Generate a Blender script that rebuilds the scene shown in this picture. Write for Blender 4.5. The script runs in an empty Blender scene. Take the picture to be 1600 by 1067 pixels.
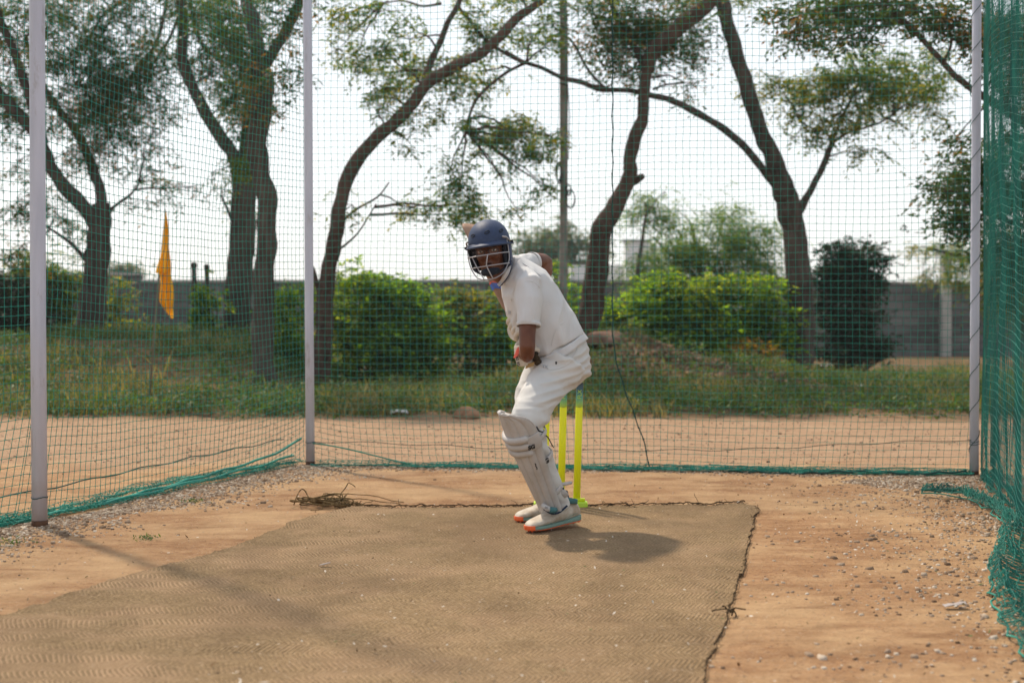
import bpy, bmesh, math, random
import numpy as np
from mathutils import Vector, Matrix, noise

random.seed(7); rng = np.random.default_rng(7)
S = bpy.context.scene
# ------------------------------------------------------------------ camera
cam_d = bpy.data.cameras.new("camera"); cam = bpy.data.objects.new("camera", cam_d)
S.collection.objects.link(cam); S.camera = cam
cam.location = (0, 0, 1.05); cam.rotation_euler = (math.radians(90), 0, 0)
cam_d.lens = 50; cam_d.sensor_width = 36; cam_d.shift_y = -38.5/1600
cam_d.clip_start = 0.05; cam_d.clip_end = 2000
cam_d.dof.use_dof = True; cam_d.dof.focus_distance = 6.95; cam_d.dof.aperture_fstop = 2.6
# ------------------------------------------------------------------ light
SUN_EL = math.radians(54); SUN_AZ = math.atan2(-0.60, 0.80)      # behind the nets, to the left
W = bpy.data.worlds.new("World"); S.world = W; W.use_nodes = True
wn = W.node_tree.nodes; wl = W.node_tree.links
sky = wn.new("ShaderNodeTexSky"); sky.sky_type = 'NISHITA'; sky.sun_disc = False
sky.sun_elevation = SUN_EL; sky.sun_rotation = SUN_AZ
sky.air_density = 1.0; sky.dust_density = 1.0; sky.ozone_density = 1.0
milky = wn.new("ShaderNodeHueSaturation"); milky.inputs["Saturation"].default_value = .5      # a milky, hazy sky
even = wn.new("ShaderNodeGamma"); even.inputs["Gamma"].default_value = .42; milky.inputs["Value"].default_value = 1.55   # haze evens out the brightness of the sky
wl.new(sky.outputs[0], even.inputs["Color"]); wl.new(even.outputs[0], milky.inputs["Color"]); wl.new(milky.outputs[0], wn["Background"].inputs[0]); wn["Background"].inputs[1].default_value = 0.15
sd = bpy.data.lights.new("sun", 'SUN'); sun = bpy.data.objects.new("sun", sd); S.collection.objects.link(sun)
sd.energy = 1.75; sd.angle = math.radians(2.5); sd.color = (1.0, 0.87, 0.69)
sdir = Vector((math.sin(SUN_AZ)*math.cos(SUN_EL), math.cos(SUN_AZ)*math.cos(SUN_EL), math.sin(SUN_EL)))
sun.rotation_euler = sdir.to_track_quat('Z', 'Y').to_euler(); sun.location = sdir*30
S.view_settings.view_transform = 'Standard'; S.view_settings.look = 'None'
S.view_settings.exposure = 1.20; S.view_settings.gamma = 1
S.cycles.max_bounces = 6; S.cycles.transparent_max_bounces = 12; S.cycles.use_denoising = True
S.cycles.sample_clamp_indirect = 6

F = 2222.2
def P(px, py, Y):
    """the point at distance Y that stands at photo pixel (px, py)"""
    return Vector(((px-800)/F*Y, Y, 1.05-(py-495)/F*Y))
def ss(a, b, x):
    t = min(1, max(0, (x-a)/(b-a))); return t*t*(3-2*t)

# ------------------------------------------------------------------ object helpers
def tag(o, label=None, cat=None, group=None, kind=None):
    if label: o["label"] = label
    if cat: o["category"] = cat
    if group: o["group"] = group
    if kind: o["kind"] = kind
    return o
def link(name, me, mat=None, parent=None, smooth=True):
    o = bpy.data.objects.new(name, me); S.collection.objects.link(o)
    if mat is not None:
        for m in (mat if isinstance(mat, (list, tuple)) else [mat]): me.materials.append(m)
    if smooth and len(me.polygons): me.polygons.foreach_set("use_smooth", [True]*len(me.polygons))
    if parent is not None:
        o.parent = parent; o.matrix_parent_inverse = Matrix.Translation(-Vector(parent.location))
    return o
def empty(name, loc):
    o = bpy.data.objects.new(name, None); S.collection.objects.link(o); o.location = loc
    o.empty_display_size = .1; return o
def npmesh(name, V, Fa, mats=None):
    """V (n,3); Fa (m,k) all faces with k corners"""
    V = np.asarray(V, dtype=np.float32); Fa = np.asarray(Fa, dtype=np.int32)
    me = bpy.data.meshes.new(name); m, k = Fa.shape
    me.vertices.add(len(V)); me.vertices.foreach_set("co", V.ravel())
    me.loops.add(m*k); me.loops.foreach_set("vertex_index", Fa.ravel())
    me.polygons.add(m); me.polygons.foreach_set("loop_start", np.arange(0, m*k, k, dtype=np.int32))
    if mats is not None: me.polygons.foreach_set("material_index", np.asarray(mats, dtype=np.int32))
    me.update(calc_edges=True); me.validate(); return me
class MB:
    def __init__(s): s.v = []; s.f = []; s.m = []; s.mi = 0
    def face(s, idx): s.f.append(tuple(idx)); s.m.append(s.mi)
    def box(s, c, size, rot=None):
        c = Vector(c); b = len(s.v)
        for z in (-.5, .5):
            for x, y in ((-.5, -.5), (.5, -.5), (.5, .5), (-.5, .5)):
                p = Vector((x*size[0], y*size[1], z*size[2]))
                if rot is not None: p = rot @ p
                s.v.append(c+p)
        for q in ((0, 3, 2, 1), (4, 5, 6, 7), (0, 1, 5, 4), (1, 2, 6, 5), (2, 3, 7, 6), (3, 0, 4, 7)):
            s.face([b+i for i in q])
    def loft(s, secs, n=16, side=Vector((0, 1, 0)), caps=True, rfun=None):
        """secs: (centre, ra[, rb]); rb is the half width along `side`, ra across it"""
        cs = [Vector(q[0]) for q in secs]; b = len(s.v); prev = None
        for i, q in enumerate(secs):
            a = cs[max(0, i-1)]; d = cs[min(len(cs)-1, i+1)]
            if (d-a).length < 1e-7: t = Vector((0, 0, 1))
            else: t = (d-a).normalized()
            sv = Vector(side)
            if abs(t.dot(sv.normalized())) > .97: sv = prev if prev is not None else t.orthogonal()
            u = (sv - t*sv.dot(t)).normalized(); w = t.cross(u); prev = u
            ra = q[1]; rb = q[2] if len(q) > 2 else q[1]
            for k in range(n):
                th = 2*math.pi*k/n; f = rfun(i, th) if rfun else 1
                s.v.append(cs[i] + w*(ra*math.cos(th)*f) + u*(rb*math.sin(th)*f))
        m = len(secs)
        for i in range(m-1):
            for k in range(n):
                k2 = (k+1) % n
                s.face((b+i*n+k, b+i*n+k2, b+(i+1)*n+k2, b+(i+1)*n+k))
        if caps:
            s.face([b+k for k in range(n)][::-1]); s.face([b+(m-1)*n+k for k in range(n)])
    def tube(s, pts, r, n=6, caps=True):
        rr = r if isinstance(r, (list, tuple)) else [r]*len(pts)
        s.loft([(p, q) for p, q in zip(pts, rr)], n=n, side=Vector((.31, .83, .46)), caps=caps)
    def ball(s, c, r, n=10, M=None):
        c = Vector(c); r = (r, r, r) if not isinstance(r, (tuple, list)) else r; b = len(s.v); h = n//2
        pts = [(0, 0, 1)]
        for i in range(1, h):
            ph = math.pi*i/h
            for k in range(n):
                th = 2*math.pi*k/n; pts.append((math.sin(ph)*math.cos(th), math.sin(ph)*math.sin(th), math.cos(ph)))
        pts.append((0, 0, -1))
        for p in pts:
            p = Vector((p[0]*r[0], p[1]*r[1], p[2]*r[2]))
            if M is not None: p = M @ p
            s.v.append(c+p)
        for k in range(n):
            k2 = (k+1) % n; s.face((b, b+1+k, b+1+k2))
            for i in range(h-2): s.face((b+1+i*n+k, b+1+(i+1)*n+k, b+1+(i+1)*n+k2, b+1+i*n+k2))
            s.face((b+1+(h-2)*n+k, len(s.v)-1, b+1+(h-2)*n+k2))
    def grid(s, fn, nu, nv, thick=None):
        """sheet from fn(u,v) with u,v in 0..1"""
        b = len(s.v)
        for j in range(nv+1):
            for i in range(nu+1): s.v.append(Vector(fn(i/nu, j/nv)))
        for j in range(nv):
            for i in range(nu):
                a = b+j*(nu+1)+i; s.face((a, a+1, a+nu+2, a+nu+1))
    def mesh(s, name):
        me = bpy.data.meshes.new(name); me.from_pydata([tuple(p) for p in s.v], [], s.f)
        me.polygons.foreach_set("material_index", s.m); me.update(); return me
    def build(s, name, mat, parent=None, smooth=True): return link(name, s.mesh(name), mat, parent, smooth)
TMP = bpy.data.scenes.new("workbench")          # a small side scene, so that evaluating one mesh stays quick
def evaluated(o):
    TMP.collection.objects.link(o); TMP.view_layers[0].update(); dg = TMP.view_layers[0].depsgraph
    me = bpy.data.meshes.new_from_object(o.evaluated_get(dg)); TMP.collection.objects.unlink(o); return me
def apply_mods(o):
    par, inv = o.parent, o.matrix_parent_inverse.copy(); o.parent = None
    me = evaluated(o); old = o.data; o.parent = par; o.matrix_parent_inverse = inv
    o.modifiers.clear(); o.data = me; bpy.data.meshes.remove(old)
    me.polygons.foreach_set("use_smooth", [True]*len(me.polygons)); return o
def organic(mb, name, mat, parent, voxel=.007, smooth=6, disp=None):
    """union of closed lofts as one continuous skin"""
    o = link(name, mb.mesh(name), mat, None)
    m = o.modifiers.new("r", 'REMESH'); m.mode = 'VOXEL'; m.voxel_size = voxel
    if smooth:
        m = o.modifiers.new("s", 'SMOOTH'); m.factor = .5; m.iterations = smooth
    apply_mods(o)
    if disp is not None:
        me = o.data; n = len(me.vertices); co = np.empty(n*3, np.float32); no = np.empty(n*3, np.float32); me.vertices.foreach_get('co', co); me.vertex_normals.foreach_get('vector', no)
        co, no = co.reshape(-1, 3), no.reshape(-1, 3); d = np.array([disp(Vector(a), Vector(b)) for a, b in zip(co.tolist(), no.tolist())], np.float32)
        me.vertices.foreach_set('co', (co+no*d[:, None]).ravel()); me.update()
    if parent is not None:
        o.parent = parent; o.matrix_parent_inverse = Matrix.Translation(-Vector(parent.location))
    return o
def solid(o, t, bevel=0):
    m = o.modifiers.new("s", 'SOLIDIFY'); m.thickness = t; m.offset = 0
    if bevel:
        m = o.modifiers.new("b", 'BEVEL'); m.width = bevel; m.segments = 2; m.limit_method = 'ANGLE'
    M = o.matrix_parent_inverse.copy(); p = o.parent; apply_mods(o); return o

# ------------------------------------------------------------------ materials
def mat(name, col, rough=.8, spec=.3, noise_s=None, col2=None, bump=0, bump_s=30, detail=5, metal=0, sheen=0, coord='Object', contrast=(.35, .65)):
    m = bpy.data.materials.new(name); m.use_nodes = True; nt = m.node_tree; b = nt.nodes["Principled BSDF"]
    b.inputs["Base Color"].default_value = (*col, 1); b.inputs["Roughness"].default_value = rough
    b.inputs["Specular IOR Level"].default_value = spec; b.inputs["Metallic"].default_value = metal
    if sheen: b.inputs["Sheen Weight"].default_value = sheen
    tc = nt.nodes.new("ShaderNodeTexCoord")
    if noise_s:
        n = nt.nodes.new("ShaderNodeTexNoise"); n.inputs["Scale"].default_value = noise_s; n.inputs["Detail"].default_value = detail
        nt.links.new(tc.outputs[coord], n.inputs["Vector"])
        r = nt.nodes.new("ShaderNodeValToRGB"); r.color_ramp.elements[0].position, r.color_ramp.elements[1].position = contrast
        r.color_ramp.elements[0].color = (*col, 1); r.color_ramp.elements[1].color = (*(col2 or col), 1)
        nt.links.new(n.outputs[0], r.inputs[0]); nt.links.new(r.outputs[0], b.inputs["Base Color"])
    if bump:
        n = nt.nodes.new("ShaderNodeTexNoise"); n.inputs["Scale"].default_value = bump_s; n.inputs["Detail"].default_value = 6
        nt.links.new(tc.outputs[coord], n.inputs["Vector"])
        bp = nt.nodes.new("ShaderNodeBump"); bp.inputs["Strength"].default_value = bump; bp.inputs["Distance"].default_value = .02
        nt.links.new(n.outputs[0], bp.inputs["Height"]); nt.links.new(bp.outputs[0], b.inputs["Normal"])
    return m
class NT:
    """small node writer"""
    def __init__(s, name):
        s.m = bpy.data.materials.new(name); s.m.use_nodes = True; s.t = s.m.node_tree; s.b = s.t.nodes["Principled BSDF"]
        s.tc = s.t.nodes.new("ShaderNodeTexCoord")
    def link(s, a, b): s.t.links.new(a, b)
    def math(s, op, a, b=None, c=None, clamp=False):
        n = s.t.nodes.new("ShaderNodeMath"); n.operation = op; n.use_clamp = clamp
        for i, x in enumerate((a, b, c)):
            if x is None: continue
            if isinstance(x, (int, float)): n.inputs[i].default_value = x
            else: s.link(x, n.inputs[i])
        return n.outputs[0]
    def noise(s, scale, detail=4, vec=None, rough=.55, dist=0):
        n = s.t.nodes.new("ShaderNodeTexNoise"); n.inputs["Scale"].default_value = scale
        n.inputs["Detail"].default_value = detail; n.inputs["Roughness"].default_value = rough; n.inputs["Distortion"].default_value = dist
        s.link(vec if vec is not None else s.tc.outputs["Object"], n.inputs["Vector"]); return n.outputs[0]
    def scaled(s, v, vec=None):
        n = s.t.nodes.new("ShaderNodeMapping"); n.inputs["Scale"].default_value = v
        s.link(vec if vec is not None else s.tc.outputs["Object"], n.inputs["Vector"]); return n.outputs[0]
    def sep(s, vec=None):
        n = s.t.nodes.new("ShaderNodeSeparateXYZ"); s.link(vec if vec is not None else s.tc.outputs["Object"], n.inputs[0]); return n.outputs
    def ramp(s, fac, stops):
        n = s.t.nodes.new("ShaderNodeValToRGB"); e = n.color_ramp.elements
        while len(e) < len(stops): e.new(.5)
        for i, (p, c) in enumerate(stops): e[i].position = p; e[i].color = (*c, 1) if len(c) == 3 else c
        s.link(fac, n.inputs[0]); return n.outputs[0]
    def mix(s, fac, a, b, mode='MIX'):
        n = s.t.nodes.new("ShaderNodeMix"); n.data_type = 'RGBA'; n.blend_type = mode
        for sock, x in ((n.inputs[0], fac), (n.inputs[6], a), (n.inputs[7], b)):
            if isinstance(x, (int, float)): sock.default_value = x
            elif isinstance(x, tuple): sock.default_value = (*x, 1)
            else: s.link(x, sock)
        return n.outputs[2]
    def bump(s, h, strength=.5, dist=.01, normal=None):
        n = s.t.nodes.new("ShaderNodeBump"); n.inputs["Strength"].default_value = strength; n.inputs["Distance"].default_value = dist
        s.link(h, n.inputs["Height"])
        if normal is not None: s.link(normal, n.inputs["Normal"])
        return n.outputs[0]
def leafmat(name, c1, c2, c3=None, trans=.45, amt3=.12):
    """leaves: colour differs from leaf to leaf and clump to clump; light comes through them"""
    N = NT(name); g = N.t.nodes.new("ShaderNodeNewGeometry")
    n = N.noise(1.6, 3)
    f = N.math('ADD', N.math('MULTIPLY', g.outputs["Random Per Island"], .55), N.math('MULTIPLY', n, .6), clamp=True)
    col = N.ramp(f, [(.25, c1), (.75, c2)])
    if c3: 
        n2 = N.noise(.9, 2); k = N.math('GREATER_THAN', N.math('ADD', N.math('MULTIPLY', g.outputs["Random Per Island"], .5), n2), 1.0-amt3)
        col = N.mix(k, col, c3)
    N.link(col, N.b.inputs["Base Color"]); N.b.inputs["Roughness"].default_value = .55; N.b.inputs["Specular IOR Level"].default_value = .25
    tr = N.t.nodes.new("ShaderNodeBsdfTranslucent"); N.link(N.mix(1.0, col, (2.4, 2.5, .7), 'MULTIPLY'), tr.inputs["Color"])
    mx = N.t.nodes.new("ShaderNodeMixShader"); mx.inputs[0].default_value = trans
    N.link(N.b.outputs[0], mx.inputs[1]); N.link(tr.outputs[0], mx.inputs[2])
    N.link(mx.outputs[0], N.t.nodes["Material Output"].inputs["Surface"]); return N.m
# ------------------------------------------------------------------ ground
def nz(x, y, s, k=0): return noise.noise(Vector((x*s, y*s, k*7.3)))
def H(x, y):
    h = .05*ss(14.2, 15.6, y)
    h += .66*ss(15.2, 20.0, y)*ss(-2.1, -3.9, x)*(1-.5*ss(25, 34, y))
    h += .66*math.exp(-(((x-1.42)/.95)**2+((y-19.2)/1.2)**2))
    h += .36*math.exp(-(((x-2.9)/1.1)**2+((y-18.6)/1.3)**2))
    if y > 14: h += ss(14, 16, y)*(.07*nz(x, y, .9)+.035*nz(x, y, 3.1, 1))*(1-.8*ss(24, 34, y))
    h += .012*nz(x, y, .8, 2)+.006*nz(x, y, 4, 3)
    return h
def steps(*seg):
    out = [seg[0][0]]
    for a, b, d in seg:
        n = max(1, round((b-a)/d)); out += [a+(b-a)*(i+1)/n for i in range(n)]
    return out
xs = steps((-400, -60, 60), (-60, -12, 4), (-12, -3.4, .25), (-3.4, 3.4, .055), (3.4, 12, .25), (12, 60, 4), (60, 400, 60))
ys = steps((-60, 0, 10), (0, 2.6, .5), (2.6, 10.5, .05), (10.5, 27, .18), (27, 45, 1.2), (45, 120, 8), (120, 900, 100))
gv = [(x, y, H(x, y)) for y in ys for x in xs]; nx = len(xs)
gf = [(j*nx+i, j*nx+i+1, (j+1)*nx+i+1, (j+1)*nx+i) for j in range(len(ys)-1) for i in range(nx-1)]
N = NT("sandy_soil"); X, Y_, Z = N.sep()
fine = N.noise(55, 6, rough=.7); med = N.noise(5.5, 6, rough=.65); big = N.noise(.8, 3)
streak = N.noise(3.0, 5, N.scaled((.5, 3.2, 1)), rough=.6)
soil = N.ramp(N.math('ADD', N.math('MULTIPLY', med, .55), N.math('MULTIPLY', streak, .45)), [(.33, (.22, .108, .050)), (.52, (.39, .220, .112)), (.7, (.52, .34, .19))])
soil = N.mix(N.ramp(fine, [(.36, (1, 1, 1)), (.47, (0, 0, 0))]), soil, (.22, .12, .07))
soil = N.mix(N.ramp(N.noise(120, 3), [(.66, (0, 0, 0)), (.72, (1, 1, 1))]), soil, (.55, .45, .36))
soil = N.mix(N.math('MULTIPLY', N.ramp(N.noise(1.1, 5, rough=.7), [(.42, (0, 0, 0)), (.62, (1, 1, 1))]), .55), soil, (.60, .405, .225))
soil = N.mix(N.math('MULTIPLY', N.ramp(N.noise(2.0, 8, N.scaled((.6, 2.4, 1)), rough=.8, dist=.6), [(.36, (1, 1, 1)), (.44, (0, 0, 0))]), .5), soil, (.20, .10, .05))
soil = N.mix(N.math('MULTIPLY', N.ramp(N.noise(38, 5, rough=.8), [(.60, (0, 0, 0)), (.66, (1, 1, 1))]), .5), soil, (.60, .46, .34))
track = N.ramp(N.math('ADD', N.math('MULTIPLY', streak, .6), N.math('MULTIPLY', N.noise(9, 5, rough=.7), .4)), [(.3, (.24, .145, .088)), (.5, (.38, .245, .152)), (.72, (.50, .36, .24))])
tk = N.ramp(N.math('ADD', Y_, N.math('MULTIPLY', big, 1.2)), [(0, (0, 0, 0)), (1, (1, 1, 1))])
def band(lo, hi, wob=1.0):
    v = N.math('ADD', Y_, N.math('MULTIPLY', N.math('SUBTRACT', N.noise(1.3, 5), .5), wob*3))
    return N.math('DIVIDE', N.math('SUBTRACT', v, lo), hi-lo, clamp=True)
soil = N.mix(band(9.4, 10.6), soil, track)
verge = N.ramp(N.noise(2.2, 7, rough=.75), [(.3, (.05, .045, .022)), (.5, (.13, .09, .045)), (.62, (.24, .14, .075)), (.75, (.34, .23, .14))])
soil = N.mix(band(14.2, 15.2, .5), soil, verge)
soil = N.mix(band(60, 120, 0), soil, (.10, .11, .06))
N.link(soil, N.b.inputs["Base Color"]); N.b.inputs["Roughness"].default_value = .95; N.b.inputs["Specular IOR Level"].default_value = .12
b1 = N.bump(N.noise(14, 9, rough=.72), .9, .03); N.link(N.bump(N.noise(90, 4, rough=.7), .55, .006, b1), N.b.inputs["Normal"])
g = link("ground", npmesh("ground", gv, gf), N.m); tag(g, "bare sandy soil of the net pitch running back to a grassy verge", None, None, "structure")

def debris(name, spots, mt, kind="stuff", label=None, cat=None, flat=.55):
    """spots: (x,y,z,size): irregular eight-cornered stones"""
    base = np.array([(-1, -1, -1), (1, -1, -1), (1, 1, -1), (-1, 1, -1), (-.7, -.7, 1), (.7, -.7, 1), (.7, .7, 1), (-.7, .7, 1)], float)*.5
    fc = np.array([(0, 3, 2, 1), (4, 5, 6, 7), (0, 1, 5, 4), (1, 2, 6, 5), (2, 3, 7, 6), (3, 0, 4, 7)])
    sp = np.array(spots); n = len(sp); V = np.repeat(base[None], n, 0)*(.65+.7*rng.random((n, 8, 1)))
    V[:, :, 2] *= flat; V[:, :, 0] *= (.7+.8*rng.random((n, 1))); a = rng.random(n)*6.28
    c, s_ = np.cos(a)[:, None], np.sin(a)[:, None]; x, y = V[:, :, 0].copy(), V[:, :, 1].copy()
    V[:, :, 0] = x*c-y*s_; V[:, :, 1] = x*s_+y*c
    V = V*sp[:, None, 3:4]+sp[:, None, :3]
    Fa = (fc[None]+(np.arange(n)*8)[:, None, None]).reshape(-1, 4)
    o = link(name, npmesh(name, V.reshape(-1, 3), Fa), mt, smooth=False); tag(o, label, cat, None, kind); return o
def islandmat(name, stops, rough=.9):
    N = NT(name); g = N.t.nodes.new("ShaderNodeNewGeometry")
    N.link(N.ramp(g.outputs["Random Per Island"], stops), N.b.inputs["Base Color"]); N.b.inputs["Roughness"].default_value = rough
    N.b.inputs["Specular IOR Level"].default_value = .2; return N.m
gravel_m = islandmat("gravel_stone", [(0, (.14, .085, .05)), (.35, (.28, .20, .14)), (.7, (.40, .31, .23)), (1, (.60, .52, .43))])
P1 = Vector((-2.38, 7.18, 0)); P2 = Vector((-1.427, 10.06, 0)); P3 = Vector((3.057, 9.41, 0))
spots = []
def strew(A, B, n, w0, w1, s0, s1, into):
    d = (B-A); L = d.length; d.normalize(); nn = Vector((-d.y, d.x, 0))*into
    for _ in range(n):
        t = random.random()*L; o = w0+(w1-w0)*abs(random.gauss(0, .45)); o *= 1+.9*noise.noise(Vector((t*1.5, into*3, 1)))
        p = A+d*t+nn*o; z = random.uniform(s0, s1)
        if random.random() < .08: z *= 1.8
        spots.append((p.x, p.y, H(p.x, p.y)+z*.12, z))
RC = Vector((1.85, 4.0, 0))
strew(P1-(P2-P1)*.6, P2, 9000, -.12, .42, .004, .015, -1)
strew(P2, P3, 5000, -.1, .2, .004, .014, -1)
strew(P3+Vector((-.1, .1, 0)), RC, 13000, -.75, .7, .004, .015, -1)
strew(Vector((2.2, 8.9, 0)), P3, 2500, -.2, .5, .004, .014, -1)
debris("gravel", spots, gravel_m, label="pale gravel and crushed stone scattered along the foot of the nets")
spots = []
for _ in range(1900):
    x = random.uniform(-3.3, 3.0); y = random.uniform(3.4, 10); 
    z = random.uniform(.002, .005)*(1.8 if random.random() < .03 else 1); spots.append((x, y, H(x, y)+z*.25+(.014 if False else 0), z))
debris("pebbles", spots, gravel_m, label="small pebbles dotted over the sandy soil around the mat")
spots = []
for _ in range(3800):
    x = random.uniform(-7, 7); y = random.uniform(10, 15.5); z = random.uniform(.004, .016)*(1.6 if random.random() < .05 else 1)
    spots.append((x, y, H(x, y)+z*.2, z))
track_m = islandmat("track_stone", [(0, (.12, .08, .05)), (.5, (.28, .19, .13)), (1, (.45, .35, .27))])
debris("track_stones", spots, track_m, label="small stones on the dirt track behind the net")

# ------------------------------------------------------------------ matting
def gp(px, py):
    Y = F*1.05/(py-495); return Vector(((px-800)/F*Y, Y, 0))
ML = [gp(-900, 1275), gp(0, 973), gp(170, 916), gp(350, 860), gp(500, 806), gp(560, 797)]
MR = [gp(1040, 1300), gp(1100, 1067), gp(1128, 985), gp(1160, 900), gp(1168, 850), gp(1183, 793)]
def along(pl, t):
    L = [0]
    for a, b in zip(pl, pl[1:]): L.append(L[-1]+(b-a).length)
    s = t*L[-1]
    for i in range(len(pl)-1):
        if s <= L[i+1] or i == len(pl)-2:
            return pl[i].lerp(pl[i+1], (s-L[i])/(L[i+1]-L[i]))
def matp(u, v):
    a = along(ML, v); b = along(MR, v); p = a.lerp(b, u)
    e = min(u, 1-u, (1-v)*2.2)
    wob = .018*nz(u*9, v*34, 1, 5)+.009*nz(u*9, v*140, 1, 8) if e < .02 else 0
    p.x += wob
    if v > .985: p.y += .028*nz(u*30, 2, 1, 6)+.02*math.sin(u*7)
    lift = (.016+.007*nz(p.x, p.y, 1.5, 9)+.006*nz(p.x, p.y, 5, 4))*(.4+.6*ss(0, .05, 1-u))
    rip = .006*math.sin(p.y*24+3*nz(p.x, p.y, .9, 4))*ss(.6, -1.2, p.x)*max(0, nz(p.x, p.y, 1.2, 11)+.4)
    z = H(p.x, p.y)+lift+rip
    if e < .012: z += .010*abs(nz(p.x*20, p.y*20, 1, 3))
    return (p.x, p.y, max(z, H(p.x, p.y)+.004))
mb = MB(); mb.grid(matp, 150, 230)
N = NT("coir_matting"); X, Y_, Z = N.sep()
warp = N.math('MULTIPLY', N.math('SUBTRACT', N.noise(2.4, 3), .5), .10)
yy = N.math('ADD', N.math('SUBTRACT', Y_, N.math('MULTIPLY', X, .12)), warp)
tri = N.math('PINGPONG', N.math('DIVIDE', yy, .085), 1.0)
u = N.math('ADD', X, N.math('ADD', N.math('MULTIPLY', tri, .034), N.math('MULTIPLY', warp, .6)))
rib = N.math('MULTIPLY_ADD', N.math('SINE', N.math('MULTIPLY', u, 2*math.pi/.0165)), .5, .5)
row = N.math('MULTIPLY_ADD', N.math('SINE', N.math('MULTIPLY', yy, 2*math.pi/.011)), .5, .5)
fib = N.noise(240, 3, rough=.7)
base = N.ramp(N.math('ADD', N.math('MULTIPLY', N.noise(70, 4, rough=.7), .5), N.math('MULTIPLY', fib, .5)), [(.36, (.115, .074, .038)), (.52, (.275, .185, .100)), (.68, (.46, .33, .19))])
gap = N.math('MULTIPLY', N.math('SUBTRACT', 1.0, rib), N.ramp(N.noise(1.6, 4), [(.38, (.25, .25, .25)), (.6, (1, 1, 1))]))
wornL = N.ramp(X, [(0, (1, 1, 1)), (1, (1, 1, 1))])
side = N.math('DIVIDE', N.math('SUBTRACT', .25, X), 1.3, clamp=True)
col = N.mix(N.math('MULTIPLY', N.ramp(gap, [(.42, (0, 0, 0)), (.72, (1, 1, 1))]), N.math('MULTIPLY_ADD', side, .55, .17)), base, (.44, .29, .175))
col = N.mix(N.math('MULTIPLY', N.ramp(rib, [(.55, (0, 0, 0)), (.95, (1, 1, 1))]), N.math('MULTIPLY', N.noise(2.1, 4), .34)), col, (.13, .09, .05))
sand = N.ramp(N.noise(3.2, 6, rough=.7), [(.46, (0, 0, 0)), (.66, (1, 1, 1))])
col = N.mix(N.math('MULTIPLY', sand, .25), col, (.43, .275, .165))
cr = N.math('MULTIPLY', N.math('SUBTRACT', X, .35), .9); ry_ = N.math('SUBTRACT', Y_, 6.5)
wear = N.math('SUBTRACT', 1.15, N.math('ADD', N.math('ADD', N.math('MULTIPLY', cr, cr), N.math('MULTIPLY', N.math('MULTIPLY', ry_, ry_), .55)), N.math('MULTIPLY', N.noise(3.4, 6, rough=.7), 1.5)), clamp=True)
col = N.mix(N.math('MULTIPLY', wear, .6), col, (.36, .245, .155))
stain = N.ramp(N.noise(1.5, 7, N.scaled((1, .55, 1)), rough=.72, dist=.5), [(.40, (1, 1, 1)), (.55, (0, 0, 0))])
col = N.mix(N.math('MULTIPLY', stain, .38), col, (.12, .075, .042))
col = N.mix(N.math('MULTIPLY', N.ramp(N.noise(46, 5, rough=.8), [(.58, (0, 0, 0)), (.66, (1, 1, 1))]), .45), col, (.52, .40, .28))
N.link(col, N.b.inputs["Base Color"]); N.b.inputs["Roughness"].default_value = .95; N.b.inputs["Specular IOR Level"].default_value = .1
hh = N.math('ADD', N.math('ADD', N.math('MULTIPLY', rib, .6), N.math('MULTIPLY', row, .25)), N.math('MULTIPLY', fib, .5))
N.link(N.bump(hh, .9, .006, N.bump(N.noise(9, 5), .5, .02)), N.b.inputs["Normal"])
coir_m = N.m
coir = link("coir_mat", mb.mesh("coir_mat"), coir_m)
tag(coir, "worn brown coir matting laid over the sandy pitch, its edges frayed", "matting")
rope_m = mat("jute_rope", (.10, .065, .03), .9, .1, 40, (.22, .15, .07), .5, 200)
dark_m = mat("dark_jute", (.045, .03, .018), .95, .1, 30, (.10, .065, .035), .5, 200)
# frayed hem of the mat: one cord along the right and rear edges with loose fibres
mb = MB()
pts = [Vector(matp(1, v/160)) + Vector((.004+.006*nz(v, 1, .4), 0, .004)) for v in range(0, 161)]
mb.tube(pts, [.0014+.0028*abs(nz(i, 3, .31)) for i in range(161)], 5)
pts = [Vector(matp(.02+.95*u/200, 1)) + Vector((0, .004*nz(u, 2, .5), .006+.012*abs(nz(u, 2, .33)))) for u in range(201)]
mb.tube(pts, [.0030+.005*abs(nz(i, 5, .41)) for i in range(201)], 5)
def wisps(c, n, l0, l1, r=.0014, up=.6):
    for _ in range(n):
        a = random.uniform(0, 6.28); l = random.uniform(l0, l1); p = Vector(c)+Vector((random.gauss(0, l0*.4), random.gauss(0, l0*.3), 0)); q = []
        d = Vector((math.cos(a), math.sin(a)*.6, random.random()*up))
        for k in range(6):
            q.append(p.copy()); p = p+d*l/5; d += Vector((random.gauss(0, .45), random.gauss(0, .3), random.gauss(0, .35)-.12)); p.z = max(p.z, H(p.x, p.y)+.006)
        mb.tube(q, [r]*6, 4)
for u in range(230):
    t = random.random(); c = Vector(matp(.02+.96*t, 1)); wisps(c, 1, .01, .03 if random.random() < .92 else .09)
for v in range(120):
    c = Vector(matp(1, random.random())); wisps(c, 1, .008, .022, .001)
for px in (955, 975, 985, 1000): wisps(gp(px, 797)+Vector((0, 0, .01)), 3, .04, .10, .0018, .7)
mb.build("frayed_hem", dark_m, coir)
# loose fibre stuck out of the mat edge beside the right fold
mb = MB(); c = gp(1142, 962); wisps(c+Vector((0, 0, .02)), 9, .02, .05, .003, .5)
mb.build("loose_thread", dark_m, coir)
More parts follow.
